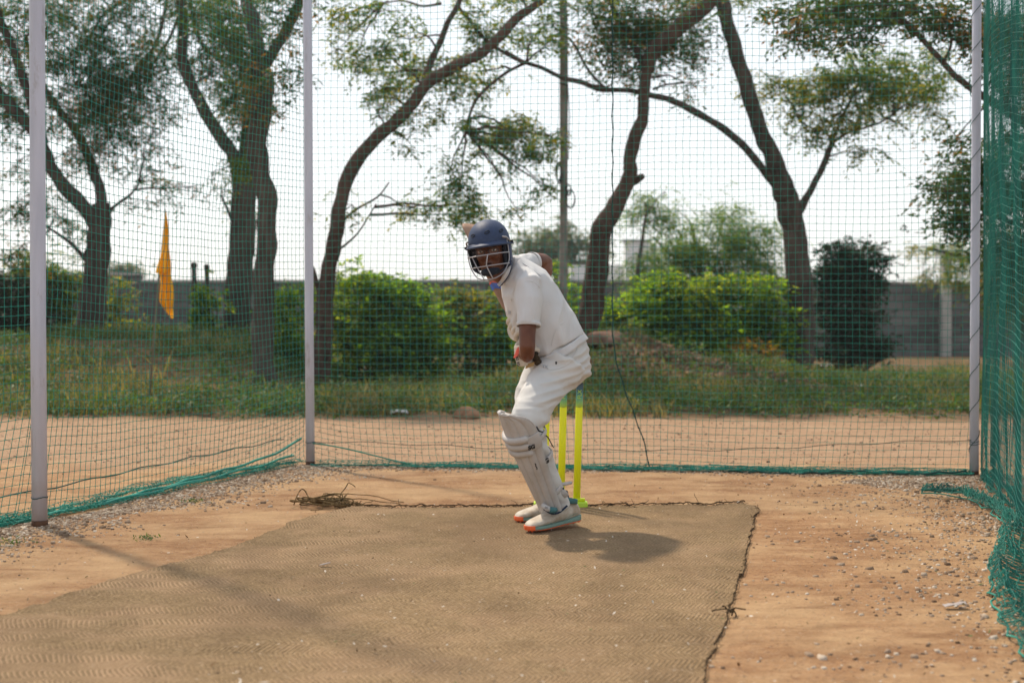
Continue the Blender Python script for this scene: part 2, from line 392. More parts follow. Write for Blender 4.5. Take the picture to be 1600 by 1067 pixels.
# coil of jute rope lying at the rear left corner
mb = MB(); c0 = gp(490, 791)
for k in range(9):
    c = c0+Vector((random.uniform(-.05, .12), random.uniform(-.05, .05), .02+random.random()*.03)); r = random.uniform(.05, .10); q = []
    tl = random.uniform(-.3, .3); ph = random.random()*6
    for i in range(26):
        a = ph+i/25*6.28*random.uniform(.98, 1.02); q.append(c+Vector((r*math.cos(a)*1.3, r*math.sin(a), .012*math.sin(2*a)+tl*r*math.cos(a)*.5)))
    for p in q: p.z = max(p.z, H(p.x, p.y)+.005)
    mb.tube(q, .0042, 5)
q = [P(455+20*math.cos(a)-0, 783-14*math.sin(a), 8.05) for a in [i*.33 for i in range(0, 12)]]
q = [P(458+28*(i/15), 792-26*math.sin(i/15*3.14)-4*(i/15), 8.0-.04*math.sin(i)) for i in range(16)]; mb.tube(q, .0035, 5)
for k in range(10):
    q = []; p = c0+Vector((random.uniform(0, .2), random.uniform(-.04, .04), .02)); d = Vector((random.uniform(.3, 1), random.gauss(0, .3), random.uniform(0, .9)))
    for i in range(9): q.append(p.copy()); p = p+d*.032; d += Vector((random.gauss(0, .3), random.gauss(0, .3), random.gauss(-.25, .25))); p.z = max(p.z, H(p.x, p.y)+.005)
    mb.tube(q, .003, 4)
for cc in (gp(505, 791), gp(525, 792), gp(545, 793), gp(562, 794)): wisps(cc+Vector((0, 0, .015)), 22, .02, .065, .0024, .5)
o = mb.build("rope_coil", rope_m); tag(o, "tangled heap of dark jute rope at the rear left corner of the mat", "rope")
def rebase(o, loc):
    loc = Vector(loc); o.data.transform(Matrix.Translation(-loc)); o.location = loc; return o
rebase(o, c0)

# fallen leaves and paper scraps
def leaflets(C, D, U, L, Wd):
    """rhombic leaves: centres, long directions, across directions"""
    n = len(C); V = np.empty((n, 4, 3)); V[:, 0] = C-D*L[:, None]*.5; V[:, 1] = C+U*Wd[:, None]*.5-D*L[:, None]*.05; V[:, 2] = C+D*L[:, None]*.5; V[:, 3] = C-U*Wd[:, None]*.5-D*L[:, None]*.05
    return V.reshape(-1, 3), np.arange(n*4).reshape(n, 4)
def unit(a): return a/np.maximum(1e-9, np.linalg.norm(a, axis=-1, keepdims=True))
n = 3000; C = np.empty((n, 3)); 
for i in range(n):
    if i < 1900: y = 3.3+6.2*random.random()**1.3; x = random.uniform(-.38, .36)*y
    else: x, y = random.uniform(1.4, 3.0), random.uniform(4.2, 9.2)
    C[i] = (x, y, H(x, y)+(.030 if abs(x-(.45)) < 1.4 and y < 7.9 else .006))
D = unit(np.c_[rng.normal(size=(n, 2)), rng.normal(size=n)*.25]); U = unit(np.cross(D, np.c_[rng.normal(size=(n, 2))*.3, np.ones(n)]))
V, Fa = leaflets(C, D, U, rng.uniform(.006, .020, n)*np.where(rng.random(n) < .08, 1.9, 1), rng.uniform(.004, .010, n)*np.where(rng.random(n) < .1, 1.7, 1))
litter_m = islandmat("litter", [(0, (.05, .03, .015)), (.35, (.16, .09, .04)), (.45, (.05, .11, .03)), (.52, (.32, .22, .12)), (.7, (.48, .40, .32)), (1, (.66, .62, .56))])
o = link("fallen_leaves", npmesh("fallen_leaves", V, Fa), litter_m, smooth=False); tag(o, "dry and green leaves littering the mat and soil", None, None, "stuff")
paper_m = mat("crumpled_paper", (.42, .38, .37), .9, .2, 30, (.30, .24, .22))
for px, py, s, lab in ((1492, 953, .040, "crumpled scrap of pale paper on the soil near the heaped green net"), (508, 890, .022, "small scrap of white paper on the left edge of the mat")):
    mb = MB(); c = gp(px, py); ph = random.random()*9
    mb.grid(lambda u, v: c+Vector(((u-.5)*s*2, (v-.5)*s*.9, H(c.x, c.y)+(.010 if px > 1000 else .024)+.025*(s/.1)*abs(noise.noise(Vector((u*3, v*3, ph))))+ .01*(u))), 12, 7)
    o = mb.build("paper_scrap", paper_m, smooth=False); solid(o, .002); tag(o, lab, "litter"); rebase(o, c)

# ------------------------------------------------------------------ nets
net_m = mat("green_twine", (.012, .19, .15), .6, .35, 6, (.020, .28, .21))
net_deep = mat("deep_green_twine", (.008, .115, .095), .6, .35, 5, (.016, .22, .17))
net_dark = mat("dark_twine", (.004, .05, .045), .65, .3)
def netgeo(Gd, r=.0017, knot=.0034, jit=None, skipmask=None):
    """prism per twine segment, octahedron per knot; Gd (rows, cols, 3)"""
    Gd = np.asarray(Gd, float); A = np.concatenate([Gd[:, :-1].reshape(-1, 3), Gd[:-1].reshape(-1, 3)]); B = np.concatenate([Gd[:, 1:].reshape(-1, 3), Gd[1:].reshape(-1, 3)])
    t = unit(B-A); ref = np.tile(np.array([.37, .81, .45]), (len(A), 1)); u = unit(np.cross(t, ref)); w = np.cross(t, u); V = []
    for E in (A, B):
        for k in range(3): a = 2*math.pi*k/3; V.append(E+u*(r*math.cos(a))+w*(r*math.sin(a)))
    V = np.stack(V, 1).reshape(-1, 3); n = len(A); q = np.array([(0, 1, 4, 3), (1, 2, 5, 4), (2, 0, 3, 5)]); Q = (q[None]+(np.arange(n)*6)[:, None, None]).reshape(-1, 4)
    K = Gd.reshape(-1, 3); m = len(K)
    if knot:
        oc = np.array([(1, 0, 0), (0, 1, 0), (-1, 0, 0), (0, -1, 0), (0, 0, 1.1), (0, 0, -1.1)])*knot
        KV = (K[:, None]+oc[None]).reshape(-1, 3); T = np.array([(0, 1, 4, 4), (1, 2, 4, 4), (2, 3, 4, 4), (3, 0, 4, 4), (1, 0, 5, 5), (2, 1, 5, 5), (3, 2, 5, 5), (0, 3, 5, 5)])
        # each octahedron written as four quads (two triangles that share an edge)
        T = np.array([(4, 0, 1, 4), ]);
        kq = np.array([(0, 1, 4), (1, 2, 4), (2, 3, 4), (3, 0, 4), (1, 0, 5), (2, 1, 5), (3, 2, 5), (0, 3, 5)])
        KT = (kq[None]+(np.arange(m)*6)[:, None, None]).reshape(-1, 3)+len(V)
        return np.concatenate([V, KV]), Q, KT
    return V, Q, np.zeros((0, 3), int)
def mixmesh(name, V, Q, T):
    me = bpy.data.meshes.new(name); me.vertices.add(len(V)); me.vertices.foreach_set("co", np.asarray(V, np.float32).ravel())
    idx = np.concatenate([Q.ravel(), T.ravel()]).astype(np.int32); me.loops.add(len(idx)); me.loops.foreach_set("vertex_index", idx)
    st = np.concatenate([np.arange(len(Q))*4, len(Q)*4+np.arange(len(T))*3]).astype(np.int32)
    me.polygons.add(len(st)); me.polygons.foreach_set("loop_start", st); me.update(calc_edges=True); me.validate(); return me
def netobj(name, Gd, parent, r=.0017, knot=.0034, m=None): return link(name, mixmesh(name, *netgeo(Gd, r, knot)), m or net_m, parent, False)
cell = .0475
ZT = 4.1
def fold(z, a, b, seed, hang=.03):
    """net longer than its height: below the ground line it piles up in folds"""
    if z > .045: return z, 0
    e = .045-z; n1 = noise.noise(Vector((a*6, seed, e*9))); n2 = noise.noise(Vector((a*2.2, seed+5, e*5)))
    return .010+abs(.030*math.sin(e*22+n2*4))+.012*abs(n1), -.05*math.sin(e*15+n1*3)-.16*e+.03*n2
# back net
A, B = P2+Vector((-.04, .05, 0)), P3+Vector((.05, .05, 0)); L = (B-A).length; d = (B-A).normalized(); nn = Vector((-d.y, d.x, 0))
nu = int(L/cell); nv = int((ZT+.36)/cell); G = np.empty((nv+1, nu+1, 3))
for j in range(nv+1):
    for i in range(nu+1):
        a = i*cell; z = ZT-j*cell; t = i/nu
        x = a+.012*noise.noise(Vector((a*2, z*1.4, 3)))+.004*noise.noise(Vector((a*11, z*11, 8))); zz = z+.012*noise.noise(Vector((a*1.5, z*2, 9)))+.003*noise.noise(Vector((a*12, z*12, 1)))
        off = .05*noise.noise(Vector((a*.8, z*.7, 2)))*min(1, t*6, (1-t)*6)
        near = math.exp(-a/.55)                                  # tied up at the left pole
        if z < .5: x += .10*(.5-z)*math.sin(a*1.1+.6)*(1-near*.5); zz += .13*near*(.5-z)/.5*1.0-.02*(.5-z)*math.sin(a*2.3)
        zz, o2 = fold(zz, a, i, 1.7); off += o2 if t > .02 else o2*.3
        p = A+d*x+nn*off; G[j, i] = (p.x, p.y, max(zz, .004)+H(p.x, p.y))
back = empty("back_net", (A+B)/2); tag(back, "green knotted netting across the back of the practice lane with a dark seam", "sports net")
netobj("mesh", G, back, .0015, .0033)
seam_x = 45
def cord(name, pts, r, parent, m=net_dark, n=5): q = MB(); q.tube([Vector(p) for p in pts], r, n); return q.build(name, m, parent)
# seam: hangs straight, then drifts to the right near the ground, knotted along its length
sp = []; 
for py in range(-160, 742, 6):
    px = 957 if py < 500 else 957+58*ss(500, 745, py)**1.25
    Yb = 10.06+(9.41-10.06)*(px-485)/1037-.012; sp.append(P(px+.8*math.sin(py*.13), py, Yb))
q = MB(); q.tube(sp, .0042, 5)
for p in sp[::3]: q.ball(p, .0078, 6)
q.build("seam", net_dark, back)
fl = lambda px, py, Yo=-.02: P(px, py, 10.06+(9.41-10.06)*(px-485)/1037+Yo)
cord("edge_rope", [fl(485+k*(1037/60), 690+12*ss(0, 25, k)*(1-ss(35, 60, k))*1.1+1.5*math.sin(k*.9)-2*ss(30, 60, k)) for k in range(61)], .0024, back)
cord("edge_rope", [fl(485+k*4.2, 692+24*ss(0, 50, k)+k*.35) for k in range(60)], .0052, back, net_m)
cord("bottom_rope", [fl(485+k*(1037/90), 725+16*ss(0, 12, k)+1.6*math.sin(k*1.3)+1.2*math.sin(k*.41), -.05) for k in range(91)], .006, back, net_m)
cord("bottom_rope", [fl(640+k*(870/80), 738+1.6*math.sin(k*1.7+1)+1.5*math.sin(k*.37), -.09) for k in range(81)], .0065, back, net_dark)
# left net
A, B = P2+Vector((-.05, .02, 0)), P1-(P2-P1)*.55+Vector((-.05, .0, 0)); L = (B-A).length; d = (B-A).normalized(); nn = Vector((d.y, -d.x, 0))
if nn.x > 0: nn = -nn
nu = int(L/cell); nv = int((ZT+.45)/cell); G = np.empty((nv+1, nu+1, 3)); Ls = (P1-P2).length
for j in range(nv+1):
    for i in range(nu+1):
        a = i*cell; z = ZT-j*cell; s_ = (a % Ls)/Ls; sag = math.sin(math.pi*s_)
        x = a+.010*noise.noise(Vector((a*2, z*1.4, 13)))+.004*noise.noise(Vector((a*13, z*13, 4))); zz = z-.05*sag*(1-.3*z/ZT)+.010*noise.noise(Vector((a*1.5, z*2, 19)))+.003*noise.noise(Vector((a*14, z*14, 6)))
        off = .09*sag*(1-ss(1.2, 3.6, z)*.6)+.05*noise.noise(Vector((a*1.1, z*.9, 22)))*min(1, s_*6+.15)
        near = math.exp(-a/.5)
        if z < .6: x -= .12*(.6-z)*math.sin(a*1.4); zz += .16*near*(.6-z)/.6; off += .10*(.6-z)*(1-near)
        zz, o2 = fold(zz, a, i, 4.1); off += -o2*.8
        p = A+d*x+nn*off; G[j, i] = (p.x, p.y, max(zz, .004)+H(p.x, p.y))
left = empty("side_net", (P1+P2)/2); tag(left, "green netting of the left side of the lane, strung behind two white poles", "sports net")
netobj("mesh", G, left, .0017, .0046)
def lp(t, z, o=0): q = P2.lerp(P1, t)+nn*(.07+o); return Vector((q.x, q.y, z+H(q.x, q.y)))
cord("bottom_rope", [lp(t/40*1.5, .175*math.exp(-t/40*1.5*4.5)+.012+.006*math.sin(t*1.7), .10*ss(0, 10, t)) for t in range(41)], .0085, left, net_m)
cord("bottom_rope", [lp(t/40*1.5, .05*math.exp(-t/40*1.5*2.5)+.012+.006*math.sin(t*1.1), .06) for t in range(41)], .009, left, net_m)
cord("edge_rope", [lp(t/40*1.5, .175-.05*ss(0, 40, t)+.006*math.sin(t*1.3), .14) for t in range(41)], .004, left, net_dark)
def skirt_heap(a0, a1, nnv, parent, rows=8, cl=.042, wid=.11, seed=0, off=0, hgt=.028, taper=0):
    """spare net lying in a crumpled roll along the foot of a net"""
    L_ = (a1-a0).length; dd = (a1-a0).normalized(); n_ = int(L_/cl); G = np.empty((rows+1, n_+1, 3))
    for i in range(n_+1):
        t = i/n_; w = wid*(.7+.5*noise.noise(Vector((i*.05, seed, 0))))*(1 if not taper else ss(0, taper, t))
        for j in range(rows+1):
            v = j/rows; k = noise.noise(Vector((i*.24, j*.5, seed)))*.03; k2 = noise.noise(Vector((i*.24, j*.5, seed+9)))*.03
            z = .008+hgt*abs(math.sin(v*7+2*noise.noise(Vector((i*.08, seed, 3)))))*(1-.5*v)*(w/wid)+.012*abs(noise.noise(Vector((i*.6, j*.8, seed))))
            p = a0+dd*(L_*t+k*.9)+nnv*(off+w*(v-.25)+k2); G[j, i] = (p.x, p.y, z+H(p.x, p.y))
    netobj("ground_fold", G, parent, .0020, .0036)
nB = Vector((-(P3-P2).normalized().y, (P3-P2).normalized().x, 0)); nB = -nB if nB.y > 0 else nB
skirt_heap(P2+Vector((.05, .02, 0)), P3+Vector((-.02, 0, 0)), nB, back, seed=3, off=.02, taper=.22)
skirt_heap(P2.lerp(P3, .2), P3+Vector((-.02, 0, 0)), nB, back, rows=6, seed=8, off=.00, hgt=.036)
skirt_heap(P2+Vector((-.08, 0, 0)), P1-(P2-P1)*.5+Vector((-.08, 0, 0)), nn, left, seed=14, off=.03, hgt=.028, rows=8, wid=.13)
# right net, two layers of the same sheet folded on itself
d = Vector((-.243, -1, 0)).normalized(); nn = Vector((-1, .243, 0)).normalized(); A = P3+Vector((.07, .02, 0)); L = 5.0
right = empty("side_net", (P3+d*2.4)); tag(right, "dense green netting on the right, seen almost edge on beside its white pole", "sports net")
def rlayer(seed, shift, bul, cl):
    nu = int(L/cl); nv = int((ZT+.42)/cell); G = np.empty((nv+1, nu+1, 3))
    for j in range(nv+1):
        for i in range(nu+1):
            a = i*cl; z = ZT-j*cell
            lift = (.24*ss(0, .55, a)*(1-.5*ss(.7, 3.0, a))+.05*math.sin(a*1.9+seed))*(1-ss(2.4, 4, z)*.7)
            zz = z+lift-.10+.008*noise.noise(Vector((a*3, z*3, seed)))
            low = 1-ss(.1, 1.3, z)
            off = shift+bul*low*math.exp(-((a-1.0)/1.0)**2)+.022*noise.noise(Vector((a*2.3, z*1.1, seed+3)))*min(1, a*3)+.012*math.sin(a*9+z*1.2+seed)*min(1, a*2)
            zz, o2 = fold(zz, a, i, seed+2); off += o2*.5
            p = A+d*a+nn*off; G[j, i] = (p.x, p.y, max(zz, .004)+H(p.x, p.y))
    return G
netobj("mesh", rlayer(31, 0, .05, .034), right, .0019, .0032, net_deep)
netobj("mesh", rlayer(47, -.05, .02, .038), right, .0018, .0030, net_deep)
# its spare length lies crumpled on the gravel
path = [gp(1440, 776), gp(1505, 781), gp(1548, 803), gp(1578, 833), gp(1552, 872), gp(1547, 935), gp(1578, 1000), gp(1650, 1090)]
cl = .036; Lp = sum((b-a).length for a, b in zip(path, path[1:])); nu = int(Lp/cl*1.15); nv = 20; G = np.empty((nv+1, nu+1, 3))
for i in range(nu+1):
    t = i/nu; p = along(path, t); q = along(path, min(1, t+.01)); r_ = along(path, max(0, t-.01)); tt = (q-r_).normalized(); ac = Vector((tt.y, -tt.x, 0)); ac = -ac if ac.x < 0 else ac
    for j in range(nv+1):
        v = j/nv; w = .05+.70*ss(.20, .62, t)
        s_ = v*w; k = Vector((noise.noise(Vector((i*.11, j*.2, 1)))*.045, noise.noise(Vector((i*.11, j*.2, 5)))*.045, 0))
        hump = .05*math.exp(-((s_-.03)/.05)**2)+.014
        pp = p+ac*s_*(1 if p.x < 2.9 else .6)+k; z = hump*(.6+.8*abs(noise.noise(Vector((i*.33, j*.5, 9)))))+.012*abs(noise.noise(Vector((i*.9, j*.9, 2))))
        G[j, i] = (pp.x, pp.y, z+H(pp.x, pp.y))
netobj("ground_fold", G, right, .0020, .0034, net_deep)
netobj("ground_fold", G[:6]*np.array([1, 1, 1.5])+np.array([.012, .02, .0]), right, .0020, .0034, net_deep)
q = MB()
for s_ in range(1): q.tube([along(path, i/90)+Vector((.012*math.sin(i*1.3+s_*2), .014*math.cos(i*1.7+s_), .020+.012*s_+.008*math.sin(i*.9+s_)+0)) for i in range(91)], .0042, 5)
q.build("bottom_rope", net_m, right)
q = MB(); q.ball(P(1583, 818, 6.95), (.011, .011, .016), 8); q.build("float", mat("cream_plastic", (.45, .42, .30), .5), right)

# ------------------------------------------------------------------ white poles
pipe_m = mat("white_pvc", (.52, .55, .68), .42, .4, 1.5, (.44, .46, .58), .12, 6)
N = NT("scuffed_pvc"); X, Y_, Z = N.sep()
pc = N.ramp(N.noise(2.2, 4, N.scaled((6, 6, .6))), [(.3, (.43, .455, .56)), (.7, (.56, .585, .70))])
pc = N.mix(N.math('MULTIPLY', N.ramp(N.noise(9, 6, N.scaled((1, 1, .22)), rough=.75), [(.58, (0, 0, 0)), (.68, (1, 1, 1))]), .55), pc, (.25, .22, .20))
pc = N.mix(N.math('MULTIPLY', N.math('DIVIDE', N.math('SUBTRACT', .38, N.math('ADD', Z, N.math('MULTIPLY', N.noise(14, 5), .3))), .4, clamp=True), .8), pc, (.33, .22, .15))
N.link(pc, N.b.inputs["Base Color"]); N.b.inputs["Roughness"].default_value = .5; pipe_m = N.m
base_m = mat("rusty_collar", (.05, .03, .022), .9, .2, 30, (.12, .06, .035))
def pole(bx, by, tx, r, lab, lace=False, tie=None, cx=0):
    b = gp(bx, by); dx = (tx-bx)/F*b.y; topz = 5.3; hz = 1.05+495/F*b.y
    top = Vector((b.x+dx*topz/hz, b.y, topz)); e = empty("net_pole", b); tag(e, lab, "pole", "white poles holding up the nets")
    q = MB(); hb = H(b.x, b.y); q.loft([(b+Vector((0, 0, hb+.0)), r), (b.lerp(top, .2), r*.99), (b.lerp(top, .5)+Vector((.006, 0, 0)), r*.985), (top, r*.98)], n=24, side=Vector((0, 1, 0))); q.build("pipe", pipe_m, e)
    q = MB(); q.loft([(b+Vector((0, 0, hb-.02)), r*1.02), (b+Vector((0, 0, hb+.012)), r*1.06), (b+Vector((0, 0, hb+.030)), r*1.02)], n=20); q.build("base_collar", base_m, e)
    if tie:
        for ty in tie:
            c = P(bx+(tx-bx)*(by-ty)/by, ty, b.y); q = MB(); q.tube([c+Vector(((r+.002)*math.cos(a/16*6.283), (r+.002)*math.sin(a/16*6.283), .004*math.sin(a))) for a in range(17)], .0022, 5); q.build("tie", net_dark, e)
    if lace:
        q = MB(); pts = []
        for k in range(0, 420):
            a = k*.26; z = .06+k*.0098; c = b.lerp(top, z/topz); pts.append(c+Vector(((r+.003)*math.cos(a), (r+.003)*math.sin(a), 0)))
        q.tube(pts, .0022, 4); q.build("lacing", net_dark, e)
    return e
pole(62, 821, 56, .0385, "thickest white pole, nearest on the left of the lane", tie=(777,))
pole(485, 727, 479, .0315, "white pole at the rear left corner where two nets meet", tie=(691,))
pole(1522, 743, 1525, .0300, "white pole at the rear right corner with dark cord laced around it", lace=True, tie=(690, 694))
# ------------------------------------------------------------------ vegetation
bark_m = None
def barkmat(name, c1, c2, s=1):
    N = NT(name); v = N.scaled((14*s, 14*s, 2.6*s)); n = N.noise(1.0, 7, v, .68, .4); n2 = N.noise(1.1*s, 4)
    col = N.ramp(N.math('ADD', N.math('MULTIPLY', n, .65), N.math('MULTIPLY', n2, .35)), [(.34, c1), (.66, c2)])
    N.link(col, N.b.inputs["Base Color"]); N.b.inputs["Roughness"].default_value = .92; N.b.inputs["Specular IOR Level"].default_value = .15
    N.link(N.bump(n, .9, .06), N.b.inputs["Normal"]); return N.m
bark = barkmat("grey_bark", (.030, .023, .020), (.135, .105, .088))
bark_w = barkmat("warm_bark", (.034, .022, .018), (.15, .10, .08))
def crom(pts, m=6):
    out = []; p = [pts[0]]+pts+[pts[-1]]
    for i in range(1, len(p)-2):
        for k in range(m):
            t = k/m; out.append(tuple(.5*((2*b)+(-a+c)*t+(2*a-5*b+4*c-d)*t*t+(-a+3*b-3*c+d)*t**3) for a, b, c, d in zip(p[i-1], p[i], p[i+1], p[i+2])))
    out.append(pts[-1]); return out
def limb(mb, pp, Y0, Y1, seed=0, n=14, flare=0, knobs=.08):
    """pp: (px, py, width px); a limb whose distance runs from Y0 to Y1"""
    q = crom([(a, b, c, Y0+(Y1-Y0)*i/(len(pp)-1)) for i, (a, b, c) in enumerate(pp)]); secs = []
    for i, (a, b, c, Y) in enumerate(q):
        p = P(a, b, Y); r = c/2/F*Y; r *= 1+knobs*noise.noise(Vector((i*.45, seed, 0)))*1.6
        if flare: r *= 1+flare*math.exp(-i/2.2)
        p += Vector((noise.noise(Vector((i*.3, seed, 4))), 0, noise.noise(Vector((i*.3, seed, 8)))))*r*.25; secs.append((p, max(.006, r)))
    ff = lambda i, th: 1+.09*noise.noise(Vector((math.cos(th)*1.6+seed, math.sin(th)*1.6, i*.23)))+.05*noise.noise(Vector((math.cos(th)*4, math.sin(th)*4+seed, i*.5)))
    mb.loft(secs, n=n, side=Vector((0, 1, 0)), rfun=ff); return [s[0] for s in secs]
def crown(name, blobs, Y, mt, parent, leaf=(.085, .030), per=11, dens=.072, depth=1.0, skel=None, twigmat=None, sub=7, droop=.35, seed=0, lo=(1.0, 1.45), sprig=.30):
    R = np.random.default_rng(seed+11); rr = random.Random(seed+5); C0 = []; tw = MB()
    for b in blobs:
        px, py, rx, ry = b[:4]; dn = b[4] if len(b) > 4 else 1.0; Yb = Y+(b[5] if len(b) > 5 else rr.uniform(-.7, .7))
        c = np.array(P(px, py, Yb)); sx, sz = rx*Yb/F, ry*Yb/F; sy = depth*(sx+sz)/2
        k = max(4, int(sub*1.7*math.sqrt(rx*ry)/40)); subc = []; loose = rr.uniform(*lo)
        while len(subc) < k:
            v = R.uniform(-1, 1, 3)
            if (v**2).sum() < 1: subc.append(c+v*np.array([sx, sy, sz])*loose)
        n = max(4, int(dens*dn*rx*ry))
        for i in range(n): s0 = subc[R.integers(k)]; C0.append(s0+R.normal(size=3)*np.array([sx, sy, sz])*(.55/math.sqrt(k)+.05)*(1 if R.random() < .8 else 2.6))
        if skel:
            near = min(skel, key=lambda q: (Vector(c)-q).length+max(0, q.z-c[2])*.6)
            for s0 in [c]+subc[:6]:
                st = near if s0 is c else Vector(c); e = Vector(s0); L = (e-st).length
                if L > 4.5 or (Vector(c)-near).length > 4.5: continue
                pts = []; 
                for t in range(9): u = t/8; pts.append(st.lerp(e, u)+Vector((noise.noise(Vector((u*2.5+seed, e.x, 1))), noise.noise(Vector((u*2.5, e.z, 3))), noise.noise(Vector((u*2.5, e.y, 2)))+.6*math.sin(u*3.14)))*L*.10*math.sin(u*3.14))
                r0 = (.022 if s0 is c else .012)*min(1.3, .5+L*.4); tw.tube(pts, [r0*(1-.75*t/8) for t in range(9)], 5)
    C0 = np.array(C0); m = len(C0); a = R.uniform(0, 2*np.pi, m); D = unit(np.c_[np.cos(a), np.sin(a), R.normal(size=m)*.35-droop]); L = sprig*R.uniform(.6, 1.25, m)
    t = (np.arange(per)+.5)/per; Pp = C0[:, None]+D[:, None]*(L[:, None, None]*t[None, :, None])+np.array([0, 0, -1.])*(L[:, None, None]*t[None, :, None]**2*.35)
    side = unit(np.cross(D, np.array([0, 0, 1.]))); sg = np.where(np.arange(per) % 2, 1., -1.)
    ld = unit(D[:, None]*.75+side[:, None]*sg[None, :, None]*1.0+R.normal(size=(m, per, 3))*.38+np.array([0, 0, -.25])); ld = ld.reshape(-1, 3)
    nrm = unit(np.array([0, 0, 1.])+R.normal(size=(m*per, 3))*.55); up = unit(np.cross(nrm, ld)); ll = leaf[0]*R.uniform(.6, 1.25, m*per); lw = leaf[1]*R.uniform(.7, 1.25, m*per)
    C = Pp.reshape(-1, 3)+ld*ll[:, None]*.5+R.normal(size=(m*per, 3))*.012
    V, Fa = leaflets(C, ld, up, ll, lw); o = link(name, npmesh(name, V, Fa), mt, parent, False)
    if tw.v: tw.build("twigs", twigmat or bark, parent)
    return o
lf_dark = leafmat("leaf_dusty_green", (.018, .040, .018), (.060, .095, .030), (.20, .10, .03), .36, .05)
lf_rust = leafmat("leaf_rusty", (.045, .055, .022), (.10, .095, .035), (.26, .11, .035), .35, .20)
lf_mid = leafmat("leaf_olive", (.026, .055, .014), (.12, .16, .028), (.24, .20, .03), .45, .09)
lf_light = leafmat("leaf_feathery", (.04, .08, .026), (.11, .16, .05), None, .5)
lf_bush = leafmat("leaf_bush", (.012, .040, .007), (.16, .25, .028), (.28, .30, .04), .55, .03)
lf_deep = leafmat("leaf_deep", (.006, .014, .008), (.020, .040, .018), None, .2)
lf_weed = leafmat("leaf_weed", (.020, .048, .014), (.08, .125, .035), None, .35)
lf_orange = leafmat("leaf_yellowing", (.12, .15, .025), (.26, .20, .035), (.38, .17, .03), .45, .3)
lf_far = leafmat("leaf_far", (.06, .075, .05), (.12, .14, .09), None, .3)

def tree(label, Y, limbs, blobs, mt=lf_dark, bk=bark, seed=0, name="tree", flare=.35, extra=None, **kw):
    b = limbs[0][0][0]; base = P(b[0], b[1], limbs[0][1]); e = empty(name, (base.x, base.y, H(base.x, base.y))); tag(e, label, "tree")
    mb = MB(); sk = []
    for i, l in enumerate(limbs): sk += limb(mb, l[0], l[1], l[2], seed*3.1+i*1.7, flare=flare if i == 0 else 0, n=16 if i < 3 else 9)
    mb.build("trunk", bk, e)
    crown("crown", blobs, Y, mt, e, skel=sk, twigmat=bk, seed=seed, **kw)
    if extra: crown("crown", extra[0], Y, extra[1], e, seed=seed+50, **kw)
    return e
# far left tree
tree("gnarled tree behind the nearest white pole, forking low with a dense dusty crown", 22,
     [([(134, 545, 58), (140, 510, 44), (148, 450, 38), (152, 400, 36), (157, 350, 34), (158, 318, 27)], 22, 22),
      ([(157, 372, 24), (140, 335, 24), (105, 296, 22), (80, 262, 20), (66, 228, 19), (40, 190, 19), (0, 150, 20), (-40, 100, 20)], 22, 21.4),
      ([(158, 330, 20), (157, 300, 17), (148, 272, 16), (135, 238, 15), (118, 205, 13), (90, 170, 11), (60, 120, 9), (40, 60, 7)], 22, 22.6),
      ([(70, 225, 14), (48, 160, 15), (32, 110, 14), (18, 70, 13), (0, 30, 12), (-20, -40, 12)], 21.6, 21),
      ([(140, 412, 10), (125, 395, 7), (108, 378, 6), (82, 360, 4), (70, 352, 3)], 22, 21.8), ([(131, 400, 5), (140, 380, 4), (146, 366, 3)], 22, 21.8),
      ([(168, 355, 7), (172, 330, 5), (185, 318, 5), (205, 303, 4), (218, 285, 3)], 22, 22.3), ([(120, 200, 9), (180, 150, 8), (225, 100, 7), (250, 50, 6), (262, -10, 6)], 22.4, 23),
      ([(180, 155, 6), (230, 110, 5), (265, 60, 5), (280, 20, 4)], 22.5, 22.8), ([(140, 60, 5), (165, 20, 5), (215, -10, 5)], 22, 22)],
     [(100, 150, 80, 50, .95), (175, 120, 80, 55, .8), (60, 50, 70, 50, .8), (220, 140, 55, 40, 1.0), (130, 190, 70, 45, 1.1), (250, 30, 60, 50, .8), (15, 180, 40, 45, .9), (180, 60, 60, 45, .9), (130, 70, 60, 50, .8), (230, 90, 40, 50, .7), (90, 10, 60, 30, .8), (210, 180, 60, 30, .5),
      (30, 335, 45, 35, .7), (88, 335, 45, 32, .7), (15, 400, 30, 26, .9), (214, 314, 26, 10, .9), (248, 268, 50, 18, .5), (295, 292, 36, 16, .4), (240, 200, 45, 30, .6), (180, 240, 35, 25, .6), (20, 20, 50, 40, .8), (30, 250, 30, 30, .5), (120, -40, 160, 40, .7), (-20, 100, 60, 70, .8)],
     seed=1, dens=.080, extra=([(125, 185, 45, 38, .8), (150, 220, 28, 25, 1.0), (100, 270, 22, 14, .9)], lf_rust))
